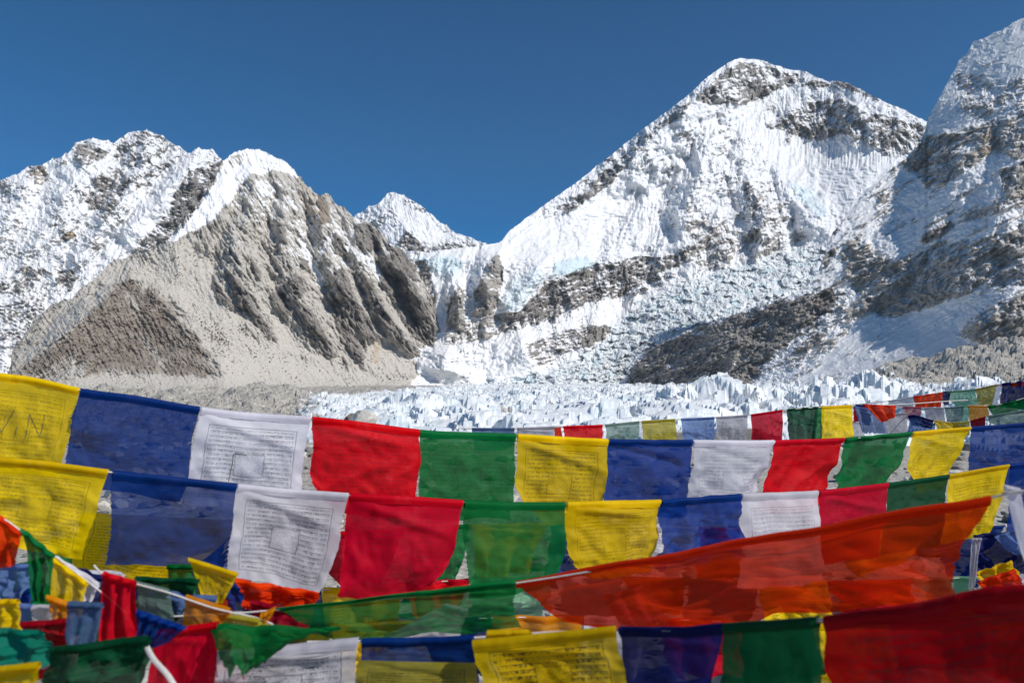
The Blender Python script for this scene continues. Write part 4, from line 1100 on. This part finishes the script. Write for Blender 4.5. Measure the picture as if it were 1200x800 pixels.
BK3 = "prayer flags on the lowest far cord at the right"
row(BK3, [(1000, 5.4), (1200, 5.0), (1340, 4.9)],
    [(1040, 512), (1062, 489), (1094, 493), (1130, 495), (1158, 488), (1205, 480), (1340, 466)],
    [('dark blue', 1064, 1094, (1092, 502), (1068, 498), "dark blue folded flag low on the lowest far cord", dict(pr=0)),
     ('pale blue', 1066, 1096, (1094, 514), (1062, 512), "light blue flag under the dark blue folded one", dict(pr=.2, yo=4)),
     ('yellow', 1094, 1118, (1134, 502), (1100, 506), "small crumpled yellow flag just above the lemon upper flag", dict(pr=.2, fold=.02)),
     ('olive', 1116, 1136, (1136, 510), (1118, 510), "small beige flag just left of the dark red one", dict(pr=.7)),
     ('dark red', 1137, 1155, (1154, 506), (1138, 506), "small dark red flag behind the blue upper flag", dict(pr=.2)),
     ('grey green', 1158, 1215, (1214, 502), (1160, 500), "greyish mint flag lying along the blue upper flag's top", dict(pr=.8))],
    "lowest far cord at the right edge", r=.0035, wr=.014)

# --- the cloths blown out in front
flag('scarlet', [(604, 684), (1160, 584), (1106, 702), (728, 748)], (1.75, 1.30, 1.38, 1.72), "long sheer scarlet cloth blown out flat, running up to the right", None, sheer=.14, pr=.4, corner=0, wr=.020, fold=.007, waves=3.2, n=70, billow=.015, hemw=.25)
flag('green', [(326, 714), (604, 683), (608, 737), (398, 752)], (1.62, 1.7, 1.72, 1.6), "long sheer green cloth blown out level below the crimson flag", None, sheer=.18, pr=.1, wr=.014, fold=.006, n=60, hemw=.4)
flag('white', [(520, 708), (548, 716), (535, 752), (440, 750)], (1.78,) * 4, "whitish cloth seen through the long sheer green cloth", None, sheer=.05, pr=.3, wr=.03, fold=.02)
flag('pink', [(706, 700), (762, 686), (788, 742), (726, 730)], (1.95,) * 4, "pale folded cloth seen through the left part of the scarlet cloth", None, wr=.05, fold=.04, pr=0)
cord([(200, 722, 1.6), (326, 714, 1.62), (604, 683, 1.7), (900, 632, 1.5), (1160, 583, 1.30), (1182, 577, 1.28), (1340, 560, 1.2)], "cord along the top edge of the long scarlet and green cloths", .0018)
flag('white', [(1178, 572), (1196, 576), (1216, 668), (1200, 672)], 1.3, "blurred white strip hanging near the right edge", None, pr=.2, n=24)

FR = "prayer flags on the nearest cord along the bottom"
row(FR, [(300, 1.5), (560, 1.5), (740, 1.42), (850, 1.28), (965, 1.12), (1210, .95), (1340, .9)],
    [(360, 752), (425, 751), (500, 750), (556, 747), (640, 741), (725, 738), (800, 738), (850, 734), (900, 731), (965, 726), (1010, 719), (1060, 713), (1110, 703), (1150, 694), (1200, 690), (1340, 684)],
    [('blue', 424, 556, (562, 830), (416, 830), "dark blue flag with a rolled top edge at the bottom left of centre", dict(pr=.6, fold=.004)),
     ('dark blue', 726, 848, (832, 850), (738, 850), "navy flag on the nearest cord beside the yellow printed one", dict(pr=.2, fold=.008)),
     ('dark green', 849, 960, (964, 860), (838, 856), "very dark green flag on the nearest cord", dict(pr=.2)),
     ('big red', 966, 1240, (1250, 870), (978, 880), "large deep red flag with faint print, nearest at the bottom right", dict(pr=.9, n=50))],
    "pale nearest cord rising to the right along the bottom flags", r=.0026, wr=.012)
flag('big yellow', [(554, 754), (722, 737), (738, 828), (574, 836)], (1.36, 1.34, 1.34, 1.34), "mustard yellow flag with large dark print, nearest at the bottom", FR, pr=1.35, wr=.012, n=50, curl=.0)
flag('yellow', [(570, 742), (622, 740), (634, 756), (562, 766)], 1.42, "bright yellow folded corner behind the mustard printed flag", FR, pr=0, wr=.02)
flag('olive', [(420, 773), (558, 776), (566, 836), (412, 836)], 1.46, "olive printed flag under the rolled dark blue one", FR, pr=1.4, hem=False)

# --- the tangle at the lower left
LS = "small prayer flags on the slanting white cords"
cord([(-40, 596, 1.5), (0, 606, 1.5), (25, 622, 1.5), (60, 648, 1.5), (123, 697, 1.5), (150, 720, 1.5)], "short white cord slanting down at the far left", .0016)
cord([(110, 662, 1.42), (123, 673, 1.42), (160, 684, 1.42), (197, 694, 1.42), (250, 712, 1.42), (305, 725, 1.42), (330, 738, 1.42)], "white cord slanting down through red and orange flags", .0017)
cord([(172, 758, 1.2), (180, 772, 1.18), (196, 790, 1.16), (206, 806, 1.15)], "thick white rope end tied under the pleated blue flag", .004)
flag('scarlet', [(-20, 590), (24, 626), (17, 662), (-20, 670)], 1.5, "red flag bunched at the far left edge", LS, wr=.03, fold=.02)
flag('green', [(27, 622), (62, 652), (58, 712), (44, 700)], 1.48, "green flag twisted on the short white cord", LS, wr=.03, fold=.03)
flag('yellow', [(58, 652), (102, 684), (97, 722), (56, 710)], 1.5, "golden yellow flag with rough print on the short white cord", LS, pr=.9, fold=.02)
flag('white', [(68, 654), (116, 686), (108, 706), (84, 700)], 1.56, "whitish flag between golden and red ones on the white cord", LS, pr=.7, fold=.02)
flag('red', [(121, 673), (159, 684), (168, 752), (112, 762)], 1.40, "red flag in folds on the slanting white cord", LS, fold=.03, wr=.03, pr=.6)
flag('grey green', [(160, 684), (199, 694), (205, 728), (164, 724)], 1.44, "small greyish green flag on the slanting white cord", LS, pr=.8)
flag('orange', [(218, 700), (270, 716), (270, 736), (213, 734)], 1.44, "small orange printed flag on the slanting white cord", LS, pr=1.0, fold=.01)
flag('green', [(245, 734), (396, 738), (320, 770), (268, 794)], (1.3, 1.36, 1.3, 1.25), "bright green flag folded into a point near the bottom left", LS, wr=.04, fold=.02, sheer=.05)
flag('olive', [(268, 722), (304, 728), (290, 762), (250, 740)], 1.38, "brownish mesh flag behind the bright green pointed one", LS, pr=1.0)
flag('yellow', [(95, 600), (290, 610), (202, 690), (84, 668)], 2.35, "yellow printed cloth behind the see through blue flag", None, pr=1.0, sheer=-.05, hem=False)
flag('green', [(196, 664), (236, 664), (240, 716), (200, 712)], 1.7, "green flag under the see through blue one", LS, fold=.02)
flag('yellow', [(222, 656), (278, 674), (262, 706), (240, 708)], 1.66, "bright yellow lined flag with a pointed lower end", LS, pr=1.2)
flag('scarlet', [(276, 680), (374, 696), (370, 710), (290, 712)], 1.75, "rolled red cloth below the framed white flag", None, wr=.06, fold=.03, pr=0)
flag('blue', [(262, 684), (290, 690), (312, 722), (268, 712)], 1.8, "dark blue crumpled cloth left of the rolled red one", None, wr=.06, fold=.03, pr=0)
flag('orange', [(306, 722), (322, 714), (318, 726), (308, 730)], 1.4, "tiny orange and white scrap above the bright green flag", None, wr=.03, pr=0, n=16)
flag('pale blue', [(-20, 662), (42, 664), (46, 712), (-20, 714)], 1.62, "pale blue crumpled flag at the far left", None, wr=.06, fold=.03, pr=0)
flag('dark blue', [(-20, 640), (12, 640), (20, 690), (-20, 700)], 1.7, "dark blue flag behind the pale blue crumpled one", None, wr=.04, pr=0)
flag('yellow', [(-20, 706), (22, 705), (30, 742), (-20, 738)], 1.38, "lemon yellow bunched flag at the left edge", None, wr=.03, fold=.03, pr=0)
flag('pale blue', [(22, 710), (44, 712), (44, 742), (26, 740)], 1.45, "sky blue scrap beside the lemon bunched flag", None, wr=.03, pr=0, n=20)
flag('white', [(38, 712), (64, 712), (56, 736), (40, 734)], 1.44, "crumpled white scrap right of the sky blue one", None, wr=.08, pr=0, n=24)
flag('orange', [(56, 700), (90, 712), (84, 730), (60, 724)], 1.42, "amber cloth tip above the dark red flag", None, wr=.04, pr=.3, n=24)
flag('dark red', [(26, 732), (82, 728), (78, 764), (40, 758)], 1.36, "dark red see through flag behind the slate blue one", None, sheer=.1, wr=.03, pr=.7)
flag('slate blue', [(80, 708), (120, 710), (112, 762), (74, 764)], 1.32, "slate blue flag left of the red flag in folds", LS, pr=.3, fold=.01)
flag('blue', [(160, 718), (216, 737), (180, 766), (158, 748)], 1.26, "pleated royal blue flag gathered to a point on white rope", LS, fold=.022, waves=5, wr=.01, pr=0)
flag('teal', [(-30, 738), (48, 742), (76, 776), (-30, 792)], 1.25, "teal green flag billowing at the bottom left corner", None, wr=.04, fold=.03, pr=0)
flag('dark green', [(60, 762), (176, 748), (170, 830), (30, 830)], 1.2, "dark green flag in long folds along the bottom left", None, wr=.04, fold=.02, pr=0, waves=1.5)
flag('yellow', [(-30, 788), (46, 780), (40, 830), (-30, 830)], 1.12, "bright yellow flag corner in the bottom left corner", None, wr=.02, pr=0)
flag('red', [(184, 742), (256, 732), (250, 835), (166, 835)], 1.3, "dark crimson flag left of the grey printed one at the bottom", LS, pr=.3, wr=.02)
flag('big white', [(252, 766), (420, 750), (410, 835), (238, 835)], (1.42, 1.44, 1.42, 1.42), "greyish white flag with large print at the bottom left", LS, pr=1.3, wr=.02, top_fold=.012)

HEAP = "crumpled flags heaped at the lower left"
rh = random.Random(11)
spots = [("teal", 60, 726, "teal crumpled flag under the slate blue one"), ("dark blue", 128, 700, "navy crumpled flag behind the red flag in folds"), ("orange", 205, 742, "amber crumpled flag above the dark crimson one"),
         ("green", 140, 742, "green crumpled flag right of the slate blue one"), ("white", 100, 690, "whitish crumpled flag above the slate blue one"), ("red", 20, 764, "red crumpled flag over the teal one in the corner"),
         ("pale blue", 214, 716, "light blue crumpled flag left of the orange printed one"), ("dark green", 196, 704, "dark green crumpled flag under the greyish green one"), ("blue", 8, 728, "blue crumpled flag under the lemon bunched one"),
         ("dark red", 330, 742, "maroon crumpled flag behind the bright green pointed one"), ("yellow", 180, 736, "yellow crumpled flag behind the pleated blue one"), ("grey", 60, 746, "grey crumpled flag above the dark green folds"),
         ("olive", 340, 762, "khaki crumpled flag low beside the grey printed one"), ("green", 8, 690, "green crumpled flag at the left edge below the red bunched one")]
for c_, x_, y_, lb in spots:
    w_, h_ = rh.uniform(34, 54), rh.uniform(26, 42); a_ = rh.uniform(-12, 12)
    flag(c_, [(x_ - w_, y_ - h_ * .7 + a_), (x_ + w_, y_ - h_ * .7 - a_), (x_ + w_ * rh.uniform(.3, 1), y_ + h_), (x_ - w_ * rh.uniform(.3, 1), y_ + h_ * .8)], (rh.uniform(1.62, 1.85),) * 4, lb, HEAP, wr=rh.uniform(.05, .11), fold=rh.uniform(.02, .06), waves=rh.uniform(1, 3), pr=rh.choice([0, .5, 1]), n=34)
# --- flags on cords further back, seen between and through the nearer rows
rsb = random.Random(4)
def back_row(group, where, y0, y1, D0_, D1_, x0, x1, cols, hh, names, wdt):
    x = x0; i = 0
    T = lambda q: y0 + (y1 - y0) * (q - x0) / (x1 - x0) + 7 * math.sin(q / 130.0)
    DD = lambda q: D0_ + (D1_ - D0_) * (q - x0) / (x1 - x0)
    while x < x1 and i < len(names):
        w = wdt * rsb.uniform(.85, 1.12)
        c_ = cols[i % len(cols)]
        sh = rsb.uniform(-18, 6); h = hh * rsb.uniform(.7, 1.05)
        flag(c_, [(x, T(x)), (x + w, T(x + w)), (x + w + sh + rsb.uniform(-30, 12), T(x + w) + h * rsb.uniform(.5, 1.1)), (x + sh + rsb.uniform(-12, 30), T(x) + h * rsb.uniform(.6, 1.1))], (DD(x), DD(x + w), DD(x + w), DD(x)),
             names[i], group, wr=rsb.uniform(.02, .07), fold=rsb.choice([.01, .03, .045]), pr=rsb.choice([.3, .7, 1.0]), n=28)
        x += w + 2; i += 1
    cord([(q, T(q), DD(q)) for q in np.linspace(x0 - 60, x1 + 60, 14)], "cord " + where, .002)
def nm(fmt, L): return [fmt % a for a in L]
SP = ["golden flag", "blue printed one", "framed white one", "gap between white and crimson", "crimson one", "gap left of the square green one", "square green one", "bright yellow one", "gap by the rumpled blue one", "plain white one", "short red one", "dark green one", "lemon one", "last blue one", "right edge"]
def back_names(row_word, cols):
    w = {'yellow': 'yellow', 'blue': 'blue', 'white': 'white', 'red': 'red', 'green': 'green', 'scarlet': 'scarlet'}
    return ["%s flag of the %s back row, behind the %s" % (w.get(cols[i % len(cols)], cols[i % len(cols)]), row_word, SP[i]) for i in range(len(SP))]
c1 = ['green', 'yellow', 'blue', 'white', 'red']
back_row("prayer flags of the third back row", "of the third back row, behind the middle row", 628, 612, 2.9, 4.6, 60, 1260, c1, 86, back_names("third", c1)[:15], 84)
c2 = ['scarlet', 'blue', 'yellow', 'red', 'pale green', 'white']
back_row("prayer flags of the low back row", "of the low back row, under the middle row", 694, 668, 2.5, 3.4, 180, 1290, c2, 84, back_names("low", c2)[:13], 88)
c3 = ['red', 'dark green', 'yellow', 'dark blue', 'orange', 'white']
back_row("prayer flags of the lowest back row", "of the lowest back row, close to the bottom", 736, 720, 2.0, 2.7, 200, 1290, c3, 90, back_names("lowest", c3)[:12], 96)

# small tangle at the right under the lemon flag
flag('dark blue', [(1140, 628), (1206, 622), (1206, 672), (1146, 672)], 3.0, "navy crumpled cloth at the right edge under the blue flag", None, wr=.08, fold=.03, pr=0)
flag('yellow', [(1142, 672), (1186, 658), (1192, 680), (1146, 690)], 2.7, "yellow crumpled cloth above an orange one at the right", None, wr=.08, fold=.04, pr=.8)
flag('scarlet', [(1146, 682), (1190, 668), (1200, 694), (1150, 694)], 2.6, "salmon orange crumpled cloth at the right, above the deep red flag", None, wr=.07, fold=.03, pr=0)
flag('pale blue', [(1166, 630), (1198, 618), (1204, 640), (1186, 652)], 2.8, "light blue scrap over the navy crumpled cloth", None, wr=.05, fold=.03, pr=0)
flag('grey', [(1138, 632), (1150, 632), (1142, 690), (1134, 690)], 2.6, "twisted greyish white cloth hanging beside the scarlet tip", None, wr=.05, fold=.03, pr=0, n=24)

# --- boulders on the moraine
rock(425, 33, .62, "pale rounded boulder standing above the red upper flag", py=491, mesh=1)
rock(411, 34, .38, "small brown stone leaning on the pale rounded boulder", py=490, mesh=2, rot=.6)
ks = [("flat grey boulder just above the framed white flag's cord", 352, 26, .35, 0), ("grey stone low between upper and distant rows, right of centre", 1004, 12, .16, 3),
      ("pale stone among the far flags above the lemon one", 1022, 11, .13, 4), ("dark stone beside the pale one among the far flags", 1042, 11.5, .15, 0)]
for lb, px_, D_, s_, m_ in ks: rock(px_, D_, s_, lb, mesh=m_, rot=px_)
def rubble():
    """loose stones strewn over the near ground: one sheet of many small stones"""
    import bmesh
    rs = np.random.RandomState(12); V, Fc = [], []; base = 0
    proto = []
    for k in range(5):
        me = rock_mesh(40 + k, 1, .6)
        proto.append((np.array([v.co[:] for v in me.vertices]), np.array([p.vertices[:] for p in me.polygons])))
        bpy.data.meshes.remove(me)
    for i in range(2600):
        d = 3.5 + 34 * rs.rand() ** 1.3; a = (rs.rand() - .5) * 1.5
        X, Y = d * math.tan(a), d
        s = (.03 + .16 * rs.rand() ** 4) * (1 + d / 22)
        vv, ff = proto[i % 5]; r = rs.rand() * 6.28; c_, s_ = math.cos(r), math.sin(r)
        w = vv * s * np.array([1, 1, rs.uniform(.6, 1.1)])
        w = np.stack([w[:, 0] * c_ - w[:, 1] * s_, w[:, 0] * s_ + w[:, 1] * c_, w[:, 2]], -1) + np.array([X, Y, GZ(X, Y) + s * .2])
        V.append(w); Fc.append(ff + base); base += len(w)
    me = bpy.data.meshes.new("rubble"); me.from_pydata(np.vstack(V).tolist(), [], np.vstack(Fc).tolist()); me.materials.append(M_STONE[0])
    me.materials.append(M_STONE[1])
    nf = len(proto[0][1])
    me.polygons.foreach_set("material_index", np.repeat(rs.rand(2600) > .6, nf).astype(np.int32))
    o = bpy.data.objects.new("rubble", me); COL.objects.link(o)
    tag(o, "loose grey and pale stones strewn over the near ground", "rubble", kind="stuff")
rubble()
# ------------------------------------------------------------------ the thin air between the camera and the peaks
def haze(density):
    x0, x1, y0, y1, z0, z1 = -9300, 9300, -9200, 11500, -200, 3600
    vs = [(x, y, z) for x in (x0, x1) for y in (y0, y1) for z in (z0, z1)]
    me = bpy.data.meshes.new("haze")
    me.from_pydata(vs, [], [(0, 1, 3, 2), (4, 6, 7, 5), (0, 4, 5, 1), (2, 3, 7, 6), (0, 2, 6, 4), (1, 5, 7, 3)])
    mat = bpy.data.materials.new("thin_haze"); t = NT(mat)
    pv = t.n("ShaderNodeVolumePrincipled")
    pv.inputs["Color"].default_value = (.80, .88, 1.0, 1); pv.inputs["Density"].default_value = density; pv.inputs["Anisotropy"].default_value = .1
    out = t.n("ShaderNodeOutputMaterial"); t.t.links.new(pv.outputs[0], out.inputs["Volume"])
    me.materials.append(mat)
    o = bpy.data.objects.new("haze", me); COL.objects.link(o)
    tag(o, "thin pale haze between the flags and the far peaks", "haze", kind="stuff")
haze(1.6e-5)
